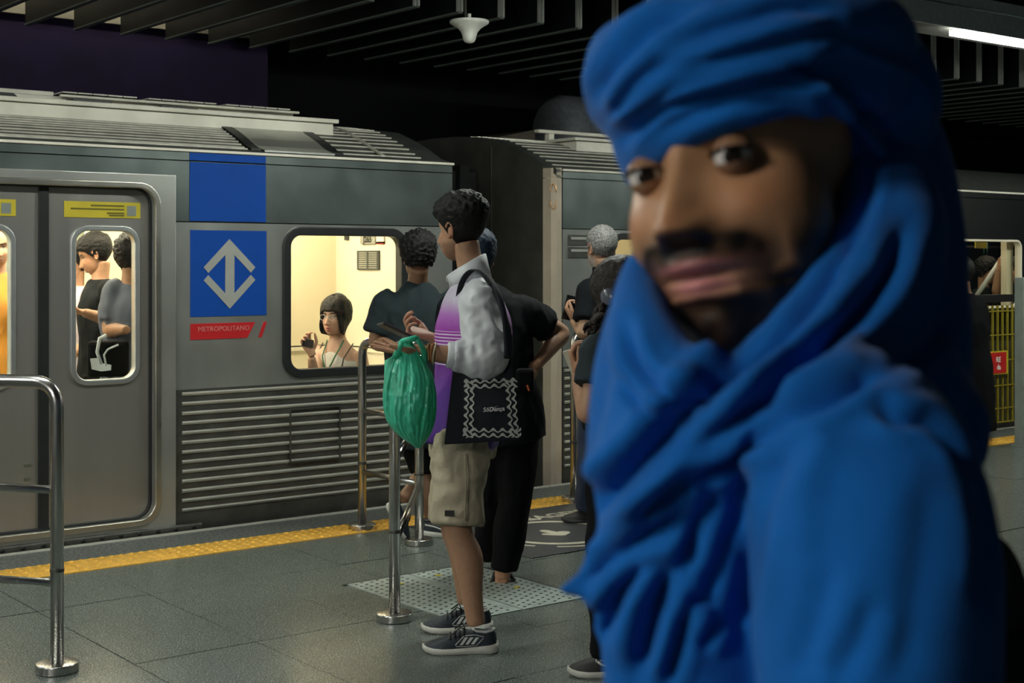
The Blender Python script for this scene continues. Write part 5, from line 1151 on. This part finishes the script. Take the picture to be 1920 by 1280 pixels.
slab('book_block', wp(1078, 682, 5.02), cv(0.42, 0.1, -1), cv(.8, -.5, .3), 0.055, 0.026, 0.005, pg, bk, 0.001); slab('book_block', wp(1086, 684, 5.08), cv(0.42, 0.1, -1), cv(.5, .9, .1), 0.055, 0.05, 0.004, pg, bk, 0.001)
slab('cover', wp(1080, 683, 5.045), cv(0.42, 0.1, -1), cv(.8, -.5, .3), 0.057, 0.027, 0.001, mat('cover_teal', (0.10, 0.25, 0.28), 0.5), bk, 0)
pbg = thing('shoulder_bag', tuple(wp(1178, 832, 4.72)), 'purple soft bag hanging beside the woman reading', 'bag'); obj('bag_body', *ell(wp(1180, 795, 4.74), (0.05, 0.04, 0.07), nu=20, nv=14), mat('purple_cloth', (0.05, 0.02, 0.09), 0.7), pbg, True); tube('strap', [wp(1180, 765, 4.74), wp(1175, 700, 4.80), wp(1170, 640, 4.87)], 0.006, MATS['purple_cloth'], pbg, 6)

# --- person in black coat by the fence
JG = dict(P=wp(1820, 690, 11.7), C=wp(1814, 610, 11.7), N=wp(1808, 552, 11.7), SL=wp(1786, 572, 11.7), EL=wp(1780, 640, 11.7), WL=wp(1790, 700, 11.7), SR=wp(1834, 574, 11.72), ER=wp(1838, 640, 11.75), WR=wp(1834, 700, 11.6), HL=wp(1818, 700, 11.7), KL=wp(1818, 765, 11.7), AL=wp(1818, 822, 11.7), HR=wp(1834, 700, 11.7), KR=wp(1832, 765, 11.7), AR=wp(1828, 822, 11.75))
pG_ = figure('person in a long black coat standing by the yellow fence', G(1823, 828), JG, wp(1802, 512, 11.68), head_rot(-.3, 1, 5), SK_TAN, hair=bob(0.05, -0.09, -0.13, 0.022, 9), hair_m=MATS['hair_black'],
    shirt=dict(m=MATS['pants_black'], name='coat', sleeve=1.9, sr=(0.072, 0.068, 0.06), ease=0.018, hem=0.42), pants=dict(m=MATS['pants_black'], r=(0.10, 0.07, 0.06), end=1.95), voxel=0.012)
sneaker(pG_, cv(0, 1), np.array(G(1818, 830)), MATS['ink'], MATS['ink'], 0.27); sneaker(pG_, cv(.1, 1), np.array(G(1830, 829)), MATS['ink'], MATS['ink'], 0.27)

# --- passengers in the train
def passenger(label, hx, hy, Y, f, skin, hair, hm_, shm, sit=False, arms=None, pitch=5, sleeve=0.62, group='passengers inside the train', name='shirt', zc=None, kw=None, scale=1.0, pm_=None, pose=None, ease=.016):
    """hx, hy: pixel of the head centre; f: camera-frame facing"""
    hc = wp(hx, hy, Y); fwv = nrm(cv(*f)); r_ = nrm(np.cross(fwv, (0, 0, 1))); up = np.array((0, 0, 1.))
    J = dict(N=hc-up*0.165*scale-fwv*0.03); J['C'] = J['N']-up*0.20*scale; J['P'] = J['C']-up*0.34*scale
    for sd, sg_ in (('L', -1), ('R', 1)):
        J['S'+sd] = J['N']+r_*sg_*0.165*scale-up*0.07*scale; J['E'+sd] = J['S'+sd]-up*0.27*scale+r_*sg_*0.03; J['W'+sd] = J['E'+sd]+fwv*0.18-up*0.12; J['H'+sd] = J['P']+r_*sg_*0.085-up*0.03
        if sit: J['K'+sd] = J['H'+sd]+fwv*0.30-up*0.02; J['A'+sd] = J['K'+sd]-up*0.40
        else: J['K'+sd] = J['H'+sd]+(0.47*(0.06-J['H'+sd][2])/0.9)*up; J['A'+sd] = J['H'+sd]+(0.09-J['H'+sd][2])*up
    hnd = []
    for k_, v_ in (arms or {}).items():
        if k_ in J: J[k_] = np.asarray(v_)
    for k_, v_ in (pose or {}).items(): hnd.append(hand_parts(*v_[:4], 0.18, **v_[4]))
    b0 = np.array(hc); b0[2] = 0.02
    return figure(label, b0, J, hc, head_rot(*f, pitch), skin, hair=hair, hair_m=hm_, shirt=dict(m=shm, name=name, sleeve=sleeve, ease=ease, hem=0.05) if shm is not None else None, pants=dict(m=pm_ or MATS['pants_black'], r=(0.10, 0.075, 0.06), end=1.95), hands=hnd, voxel=0.010, s=scale, group=group, head_kw=kw), J, r_, fwv
# seated woman
hcH = wp(629, 592, 8.95); HF = (-0.40, -0.92)
armsH = dict(ER=wp(592, 728, 8.72), WR=wp(584, 668, 8.62), EL=wp(690, 735, 8.9), WL=wp(638, 700, 8.72))
pH_, JH, rH, fH = passenger('seated woman with black bob, glasses and white top behind the large window', 629, 592, 8.95, HF, (0.55, 0.33, 0.24), bob(0.030, -0.085, -0.115, 0.020, 12, 0.002, .016), MATS['hair_black'], None, True, armsH, 2, 0, kw=dict(female=True, nu=128, nv=96, lips=(0.45, .16, .16)), scale=0.93,
    pose=dict(a=(wp(584, 662, 8.62), cv(-0.45, 0, 1), cv(.6, -.8, .2), 1, dict(curl=(35, 38, 42, 46)))))
mat('tank_white', (0.62, 0.60, 0.57), 0.6, 0, 0.05, 10, 0.1, 40)
pr = torso_parts(JH['P'], JH['C'], JH['N'], rH, fH, 0.93, 0.010, 0.05); v_, f_ = remesh(pr, 0.008, 3); zc_ = wp(620, 664, 8.85)[2]
keep = [q for q in f_.tolist() if max(v_[i][2]+0.10*abs(np.dot(v_[i]-JH['C'], rH))*0-0.03*math.cos(np.dot(v_[i]-JH['C'], rH)*22) for i in q) < zc_-0.012]
obj('tank_top', v_, [tuple(dict.fromkeys(q)) for q in keep], MATS['tank_white'], pH_, True)
for s_ in (1, -1): tube('top_strap', [JH['C']+rH*s_*0.085+fH*0.118+np.array((0, 0, -.02)), JH['C']+rH*s_*0.10+fH*0.10+np.array((0, 0, .08)), JH['N']+rH*s_*0.11-np.array((0, 0, .02))], 0.004, MATS['ink'], pH_, 6)
for s_ in (1, -1): tube('lanyard', [JH['N']+rH*s_*0.06+fH*0.03, JH['C']+rH*s_*0.045+fH*0.115+np.array((0, 0, .09)), JH['C']+rH*0.01+fH*0.135-np.array((0, 0, .03))], 0.005, mat('lanyard_green', (0.05, 0.18, 0.09), 0.6), pH_, 6)
slab('badge', JH['C']+rH*0.01+fH*0.145-np.array((0, 0, .055)), rH, (0, 0, 1), .02, .03, .003, mat('badge_pale', (0.4, 0.5, 0.4), 0.5), pH_, 0)
gR = head_rot(*HF, 2)
for s_ in (1, -1): tube('glasses', [hcH+gR@np.array((s_*0.032+0.021*math.cos(a), 0.100, -0.003+0.017*math.sin(a))) for a in np.linspace(0, 2*math.pi, 20)], 0.0014, MATS['stripe_silver'], pH_, 6)
tube('glasses', [hcH+gR@np.array((x_, 0.102, 0.003)) for x_ in (-.011, 0, .011)], 0.0014, MATS['stripe_silver'], pH_, 6)
tube('headband', [hcH+gR@np.array((0.098*math.cos(a), -0.035, 0.0+0.140*math.sin(a))) for a in np.linspace(0.1, math.pi-0.1, 16)], 0.0055, mat('band_green', (0.10, 0.13, 0.10), 0.4), pH_, 8)
ph = slab('smartphone', wp(577, 643, 8.60), cv(1, .1, -.18), cv(.25, .1, 1), 0.035, 0.024, 0.004, MATS['phone_case'], None); props(ph, 'dark phone in the raised hand of the seated woman', 'phone')
# door passengers
passenger('man in black t-shirt looking down, behind the right door window', 178, 476, 8.75, (-1, -0.12), SK_TAN, hair_fn(0.05, -0.07, -0.01, 0.020, 0.009, 0.002, 60, 11), MATS['hair_black'], MATS['tee_black'],
    arms=dict(EL=wp(228, 607, 8.5), WL=wp(155, 585, 8.35), SL=wp(206, 545, 8.55)), pitch=24, pose=dict(a=(wp(155, 585, 8.35), cv(-1, 0, .1), cv(0, .3, 1), -1, dict(curl=(40, 40, 45, 50)))))
passenger('person in grey-blue polo seen from behind in the right door window', 250, 482, 8.30, (0.25, 1), SK_BROWN, hair_fn(0.045, -0.085, -0.03, 0.034, 0.026, 0.008, 70, 13), MATS['hair_black'], mat('polo_blue', (0.05, 0.065, 0.10), 0.75, 0, .1, 30),
    arms=dict(SL=wp(214, 545, 8.25), EL=wp(204, 618, 8.2), WL=wp(238, 618, 7.98)), name='polo_shirt', sleeve=0.78)
passenger('passenger in white shirt behind the man looking down', 140, 492, 9.5, (-0.6, -.6), SK_TAN, hair_fn(), MATS['hair_black'], mat('shirt_lilac', (0.42, 0.38, 0.44), 0.7))
passenger('bald man in orange shirt behind the left door window', -6, 462, 8.35, (0.4, -.9), SK_PALE, None, None, mat('shirt_orange', (0.62, 0.26, 0.02), 0.6), kw=dict(stubble=.4), ease=.03, pm_=MATS['navy'])
hbg = thing('handbag', tuple(wp(205, 705, 7.95)), 'black handbag with white print behind the right door window', 'bag')
slab('bag_body', wp(203, 672, 7.98), cv(1, 0.15), (0, 0, 1), 0.11, 0.10, 0.05, MATS['pants_black'], hbg, .02)
wpm = mat('print_bluewhite', (0.42, 0.48, 0.55), 0.6)
tube('handle', [wp(190, 682, 7.92), wp(182, 660, 7.92), wp(187, 634, 7.92), wp(200, 628, 7.93)], 0.010, wpm, hbg, 8); tube('handle', [wp(200, 690, 7.92), wp(195, 665, 7.91), wp(202, 655, 7.92), wp(222, 646, 7.93)], 0.006, wpm, hbg, 8)
V = [wp(169, 672, 7.915), wp(182, 671, 7.915), wp(193, 681, 7.913), wp(208, 684, 7.913), wp(208, 694, 7.913), wp(190, 696, 7.913), wp(172, 692, 7.915)]; V += [p+cv(0, .01) for p in V]
obj('print_patch', V, [tuple(range(7)), tuple(range(13, 6, -1))]+[(i, 7+i, 7+(i+1) % 7, (i+1) % 7) for i in range(7)], wpm, hbg, recalc=True)
# far window passengers
passenger('passenger with short dark hair behind the far window pole', 1850, 508, 13.7, (0.75, -.65), SK_TAN, hair_fn(0.04, -0.07, -0.02, 0.03, .018, .006), MATS['hair_black'], MATS['tee_black'], pitch=12)
passenger('passenger gripping the white pole behind the far window', 1909, 506, 13.45, (-0.4, -.9), SK_TAN, hair_fn(0.035, -0.06, -0.01, 0.02, .012), MATS['hair_black'], MATS['tee_black'],
    arms=dict(SR=wp(1892, 540, 13.4), ER=wp(1868, 548, 13.2), WR=wp(1873, 502, 13.15)), pose=dict(a=(wp(1873, 502, 13.15), cv(.25, .1, 1), cv(.9, .3, 0), -1, dict(curl=(50, 52, 55, 60)))))
# ------------------------------------------------------------------ man in blue turban and robe, close to the camera
bl = mat('robe_blue', (0.0015, 0.112, 0.42), 0.85, 0, 0.10, 14, 0.12, 420, spec=0.2, sheen=0.1)
hcM, hRM = wp(1388, 313, 0.995), head_rot(-0.57, -0.82, 2, -10)
pM = thing('person', (hcM[0], hcM[1], 0), 'man in bright blue turban and robe looking back at the camera', 'person')
SKM = (0.46, 0.245, 0.125)
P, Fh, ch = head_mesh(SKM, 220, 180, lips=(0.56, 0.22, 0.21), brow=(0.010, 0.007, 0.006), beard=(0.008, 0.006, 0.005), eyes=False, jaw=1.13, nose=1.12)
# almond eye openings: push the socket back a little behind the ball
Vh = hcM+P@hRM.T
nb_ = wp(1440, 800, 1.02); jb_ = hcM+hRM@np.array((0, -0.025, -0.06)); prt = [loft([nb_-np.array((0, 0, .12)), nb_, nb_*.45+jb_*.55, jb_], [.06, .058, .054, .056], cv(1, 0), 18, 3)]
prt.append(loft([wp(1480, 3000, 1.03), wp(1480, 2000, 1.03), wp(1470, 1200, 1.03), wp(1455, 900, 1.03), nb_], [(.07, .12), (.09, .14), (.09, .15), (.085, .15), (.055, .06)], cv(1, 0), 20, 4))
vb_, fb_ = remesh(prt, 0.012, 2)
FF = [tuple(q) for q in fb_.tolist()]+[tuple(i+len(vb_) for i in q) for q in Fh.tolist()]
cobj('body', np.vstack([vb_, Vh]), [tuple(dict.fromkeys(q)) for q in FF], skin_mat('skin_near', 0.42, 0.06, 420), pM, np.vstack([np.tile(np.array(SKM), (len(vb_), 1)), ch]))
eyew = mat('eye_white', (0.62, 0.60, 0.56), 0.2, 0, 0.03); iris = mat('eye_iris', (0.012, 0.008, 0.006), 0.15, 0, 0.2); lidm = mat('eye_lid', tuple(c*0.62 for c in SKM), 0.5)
gz = nrm(np.array((0, 0, H))-hcM)                        # gaze towards the viewer
for s_ in (1, -1):
    c_ = hcM+hRM@np.array((s_*0.032, 0.0765, -0.001)); e_ = obj('eye', *ell(c_, (0.0125,)*3, nu=32, nv=20), eyew, pM, True)
    a_ = nrm(np.cross(gz, (0, 0, 1))); b_ = np.cross(a_, gz); Vi = [c_+gz*0.0128]
    for r_ in (0.0022, 0.0045, 0.0062): Vi += [c_+gz*math.sqrt(0.0128**2-r_**2)+(a_*math.cos(t)+b_*math.sin(t))*r_ for t in np.linspace(0, 2*math.pi, 20, endpoint=False)]
    Fi = [(0, 1+k, 1+(k+1) % 20) for k in range(20)]+[(1+l*20+k, 1+(l+1)*20+k, 1+(l+1)*20+(k+1) % 20, 1+l*20+(k+1) % 20) for l in range(2) for k in range(20)]
    obj('iris', Vi, Fi, iris, e_, True)
    # lids: shells above and below the opening
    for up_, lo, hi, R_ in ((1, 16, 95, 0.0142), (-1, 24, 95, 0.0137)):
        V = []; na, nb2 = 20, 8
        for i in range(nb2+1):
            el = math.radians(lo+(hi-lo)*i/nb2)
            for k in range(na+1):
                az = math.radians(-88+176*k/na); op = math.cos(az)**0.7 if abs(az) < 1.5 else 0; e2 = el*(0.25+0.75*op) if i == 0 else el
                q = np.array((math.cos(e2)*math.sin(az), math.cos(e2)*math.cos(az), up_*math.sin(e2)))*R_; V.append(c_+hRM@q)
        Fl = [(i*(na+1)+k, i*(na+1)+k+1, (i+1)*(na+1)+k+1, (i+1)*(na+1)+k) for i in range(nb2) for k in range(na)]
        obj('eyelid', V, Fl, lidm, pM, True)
    tube('lash_line', [c_+hRM@(np.array((math.cos(math.radians(17*(0.25+.75*math.cos(az)**.7)))*math.sin(az), math.cos(math.radians(17*(.25+.75*math.cos(az)**.7)))*math.cos(az), math.sin(math.radians(17*(.25+.75*math.cos(az)**.7)))))*0.0146) for az in np.radians(np.linspace(-80, 80, 15))], 0.0012, iris, pM, 6)

def polydist(px, py, pts):
    best = np.full(len(px), 1e9); sd = np.zeros(len(px)); tt = np.zeros(len(px)); pts = [np.array(p, float) for p in catmull([(*p, 0) for p in pts], 5)]
    n = len(pts)-1
    for i in range(n):
        a, b = pts[i][:2], pts[i+1][:2]; d = b-a; L2 = d@d+1e-9; t = np.clip(((px-a[0])*d[0]+(py-a[1])*d[1])/L2, 0, 1)
        qx, qy = px-(a[0]+t*d[0]), py-(a[1]+t*d[1]); r = np.hypot(qx, qy); m = r < best; best[m] = r[m]; sd[m] = np.sign(d[0]*qy-d[1]*qx)[m]; tt[m] = ((i+t)/n)[m]
    return best, sd, tt
def creases(V, Fq, L, depth_max=None):
    N = normals(V, Fq); px, py, Y = project(V); vd = V-np.array((0, 0, H)); vd /= np.linalg.norm(vd, axis=1, keepdims=True); face = sstep(0.15, -0.25, (N*vd).sum(1)); disp = np.zeros(len(V))
    for pts, w_, a_, md in L:
        d, s, t = polydist(px, py, pts); tp = np.minimum(1, np.minimum(t*5+.15, (1-t)*5+.15))
        if md == 'g': f = -np.exp(-(d/w_)**2)+0.45*np.exp(-((d-2.1*w_)/(1.1*w_))**2)
        elif md == 'r': f = np.exp(-(d/w_)**2)
        else:       # overlap: the side s>0 of the line ('+') or s<0 ('-') lies on top
            q = d*s*(1 if md == '+' else -1); f = np.where(q > -w_*0.25, np.exp(-np.maximum(q, 0)/(3.2*w_))*sstep(-0.25*w_, 0.25*w_, q), 0)-0.55*np.exp(-((q+0.45*w_)/(0.5*w_))**2)
        disp += 1.55*a_*tp*f
    return V+N*(disp*face)[:, None]
def hl(x, y, z): return hcM+hRM@np.array((x, y, z))
# --- turban
def ring(cz, rx, ry, hh, ht, tf=0.0, tr=0.0, cy=-0.014, ph=0.0):
    pts = []; rad = []; refs = []
    for k in range(25):
        a = 2*math.pi*k/24+ph; x, y = rx*math.sin(a), ry*math.cos(a); pts.append(hl(x*0.965-0.012, cy-0.006+y, cz+tf*math.cos(a)+tr*math.sin(a))); rad.append((hh, ht)); refs.append(hRM[:, 2])
    return loft(pts, rad, refs[0], 14, 2)
tp_ = [ring(0.036, 0.088, 0.106, 0.026, 0.016, 0.002, -0.010), ring(0.066, 0.096, 0.114, 0.026, 0.022, 0.004, -0.006), ring(0.086, 0.088, 0.106, 0.024, 0.024, -0.004, 0.006), ring(0.104, 0.062, 0.080, 0.020, 0.022, -0.006, 0.0),
       ell(hl(-0.012, -0.02, 0.085), (0.086, 0.104, 0.046), hRM, 28, 18), ring(0.024, 0.088, 0.104, 0.022, 0.014, 0.006, -0.014), ell(hl(-0.062, -0.082, 0.038), (0.060, 0.060, 0.062), hRM, 24, 16)]
vt, ft = remesh(tp_, 0.0032, 9)
TC = [([(1112, 196), (1137, 144), (1176, 96), (1230, 46), (1310, 8)], 15, .0060, 'g'), ([(1180, 250), (1198, 227), (1255, 192), (1342, 162), (1430, 136), (1517, 114), (1575, 90)], 17, .0085, '-'),
      ([(1160, 275), (1180, 245), (1215, 205), (1275, 165)], 13, .0035, 'g'), ([(1225, 250), (1325, 205), (1400, 186), (1500, 192)], 13, .0028, 'g'), ([(1480, 125), (1561, 166), (1605, 206), (1655, 262), (1690, 340)], 18, .0085, '+'),
      ([(1575, 70), (1662, 109), (1727, 150), (1758, 230)], 16, .0060, '+'), ([(1270, 80), (1386, 44), (1474, 17), (1560, 20)], 13, .0045, 'g'), ([(1300, 120), (1400, 95), (1500, 70), (1580, 50)], 10, .0030, 'g'),
      ([(1430, 222), (1500, 218), (1600, 252)], 12, .0018, 'g'), ([(1150, 215), (1200, 150), (1260, 110)], 10, .003, 'g'), ([(1530, 180), (1600, 260), (1640, 320)], 12, .0035, 'g'), ([(1340, 182), (1440, 160), (1530, 150)], 9, .0028, 'g')]
vt = creases(vt, ft, TC); vt = lap(vt, ft, 1)
obj('turban', vt, [tuple(dict.fromkeys(q)) for q in ft.tolist()], bl, pM, True)
# --- veil and robe (upper, finely folded)
def LT(rows, ref=None, ns=26, sub=4, power=2.0): return loft([wp(*r[:3]) for r in rows], [r[3] for r in rows], cv(1, 0) if ref is None else ref, ns, sub, True, power)
up3 = [LT([(1600, 200, 1.05, .022), (1648, 320, 1.01, .032), (1662, 450, .975, .041), (1610, 560, .935, .040), (1520, 668, .895, .033), (1385, 760, .865, .029), (1268, 736, .880, .029), (1207, 632, .915, .023), (1196, 548, .955, .016), (1194, 474, .98, .006)], (0, 0, 1)),
       LT([(1650, 250, 1.10, .045), (1672, 380, 1.07, .050), (1668, 520, 1.04, .055), (1655, 640, 1.0, .060), (1640, 740, .98, .062)]),
       LT([(1450, 690, 1.02, (.075, .09)), (1462, 760, 1.02, (.115, .14)), (1478, 860, 1.03, (.125, .17)), (1480, 1000, 1.03, (.125, .18)), (1485, 1200, 1.03, (.125, .18)), (1490, 1420, 1.03, (.125, .18))]),
       LT([(1560, 775, .93, .045), (1598, 845, .855, .062), (1620, 930, .835, .070), (1635, 1060, .825, .072), (1640, 1200, .825, .071), (1650, 1420, .82, .066)]),
       ell(wp(1640, 745, .95), (.06, .06, .06)), ell(wp(1530, 790, .92), (.075, .06, .055)), ell(wp(1700, 800, .97), (.045, .06, .05)),
       LT([(1290, 700, .895, (.045, .03)), (1290, 800, .885, (.052, .035)), (1262, 900, .885, (.052, .034)), (1255, 980, .885, (.045, .032)), (1262, 1060, .885, (.042, .030)), (1275, 1160, .885, (.050, .030)), (1285, 1280, .885, (.052, .030)), (1290, 1420, .885, (.053, .032))]),
       LT([(1330, 960, .895, (.035, .03)), (1215, 1030, .885, (.030, .022)), (1130, 1082, .88, (.017, .012)), (1075, 1100, .878, (.008, .006)), (1040, 1106, .876, (.002, .003))], (0, 0, 1)),
       LT([(1400, 800, .90, (.05, .035)), (1280, 860, .885, (.03, .028)), (1180, 905, .88, (.020, .018)), (1120, 935, .88, (.010, .012))], (0, 0, 1)),
       LT([(1380, 1000, .89, (.05, .03)), (1250, 1120, .88, (.035, .022)), (1150, 1170, .878, (.016, .010)), (1108, 1190, .876, (.006, .005))], (0, 0, 1)),
       LT([(1480, 700, .90, (.035, .03)), (1400, 760, .88, (.03, .028)), (1280, 790, .885, (.028, .025)), (1190, 770, .92, (.022, .018)), (1165, 720, .96, (.012, .014))], (0, 0, 1)),
       LT([(1175, 560, .985, (.010, .012)), (1172, 640, .96, (.018, .018)), (1180, 720, .94, (.026, .024)), (1200, 800, .92, (.034, .03)), (1200, 880, .91, (.034, .03))])]
vr, fr_ = remesh(up3, 0.0036, 14)
RC = [([(1455, 630), (1370, 695), (1300, 760), (1235, 830), (1185, 880), (1135, 925), (1100, 965)], 22, .0125, 'g'), ([(1490, 765), (1430, 820), (1370, 855), (1300, 890)], 14, .0065, 'g'), ([(1470, 790), (1545, 755), (1595, 725), (1640, 700)], 15, .008, 'g'),
      ([(1640, 760), (1685, 785), (1735, 790), (1780, 825), (1818, 875)], 14, .006, 'g'), ([(1290, 965), (1210, 1005), (1150, 1050), (1080, 1090)], 15, .007, 'g'), ([(1255, 1070), (1230, 1140), (1215, 1195), (1195, 1265)], 16, .009, 'g'),
      ([(1215, 1050), (1165, 1105), (1140, 1155), (1117, 1205)], 15, .008, 'g'), ([(1345, 910), (1320, 965), (1300, 1010), (1280, 1075)], 15, .006, 'g'), ([(1300, 865), (1235, 935), (1200, 970)], 12, .006, 'g'), ([(1285, 1115), (1345, 1135)], 9, .004, 'g'), ([(1350, 1150), (1312, 1210)], 13, .005, 'g'),
      ([(1740, 880), (1735, 990), (1722, 1090), (1700, 1200), (1680, 1280)], 30, .0012, 'g'), ([(1600, 440), (1540, 550), (1450, 650), (1370, 700), (1290, 690)], 13, .006, 'g'), ([(1700, 420), (1660, 520), (1590, 610), (1500, 690), (1400, 770), (1300, 830)], 17, .0085, 'g'),
      ([(1640, 540), (1560, 640), (1480, 730), (1400, 810), (1310, 850)], 12, .004, 'g'), ([(1170, 600), (1200, 690), (1260, 740), (1340, 750)], 12, .006, 'g'), ([(1160, 700), (1220, 770), (1300, 775)], 12, .004, 'g'), ([(1640, 300), (1620, 400), (1580, 480)], 12, .005, 'g'),
      ([(1790, 560), (1740, 640), (1660, 700), (1600, 720)], 18, .0025, 'g'), ([(1400, 870), (1370, 960), (1340, 1060), (1320, 1140)], 18, .005, 'g'), ([(1480, 830), (1430, 930), (1400, 1050), (1380, 1200)], 24, .005, 'g'),
      ([(1560, 800), (1520, 900), (1500, 1050)], 30, .003, 'r'), ([(1160, 960), (1230, 910), (1330, 850), (1420, 790)], 16, .006, 'r'), ([(1290, 1140), (1270, 1210), (1250, 1280)], 14, .005, 'g'), ([(1820, 900), (1845, 1000), (1840, 1120)], 18, .0025, 'g'), ([(1560, 1050), (1530, 1170), (1490, 1280)], 26, .0018, 'g'), ([(1640, 1120), (1610, 1200), (1560, 1280)], 24, .002, 'g')]
vr = creases(vr, fr_, RC); vr = lap(vr, fr_, 1)
Nn = normals(vr, fr_); vr = vr+Nn*(ridge(vr, (16, 16, 9), 3)*0.0016)[:, None]
obj('robe', vr, [tuple(dict.fromkeys(q)) for q in fr_.tolist()], bl, pM, True)
lw = [LT([(1485, 1380, 1.03, (.125, .18)), (1490, 2000, 1.03, (.14, .20)), (1490, 3000, 1.03, (.17, .22)), (1490, 4150, 1.03, (.19, .24))]), LT([(1648, 1380, .82, .066), (1660, 1560, .82, .064), (1560, 1720, .80, .058), (1420, 1760, .80, .052)])]
vl, fl = remesh(lw, 0.010, 2); vl = cloth(vl, fl, 0.018, (9, 9, 1.2), 6); obj('robe_lower', vl, [tuple(dict.fromkeys(q)) for q in fl.tolist()], bl, pM, True)
# --- black bag behind him
bb = thing('shoulder_bag', tuple(wp(1900, 1400, 1.2)), 'black bag with a looped handle behind the man in blue', 'bag')
bkm = mat('bag_black', (0.008, 0.009, 0.010), 0.6, 0, .2, 30, .2, 100)
v_, f_ = remesh([ell(wp(1915, 1330, 1.19), (.075, .05, .10), nu=24, nv=16), LT([(1840, 1250, 1.16, .028), (1905, 1230, 1.18, .04), (1985, 1300, 1.19, .03)], (0, 0, 1))], .006, 4); obj('bag_body', v_, [tuple(dict.fromkeys(q)) for q in f_.tolist()], bkm, bb, True)
obj('handle', *loft([wp(1838, 1010, 1.12), wp(1868, 1036, 1.13), wp(1893, 1085, 1.14), wp(1902, 1140, 1.15), wp(1893, 1200, 1.16)], [(.012, .006)]*5, cv(1, 0), 10, 5), bkm, bb, True)
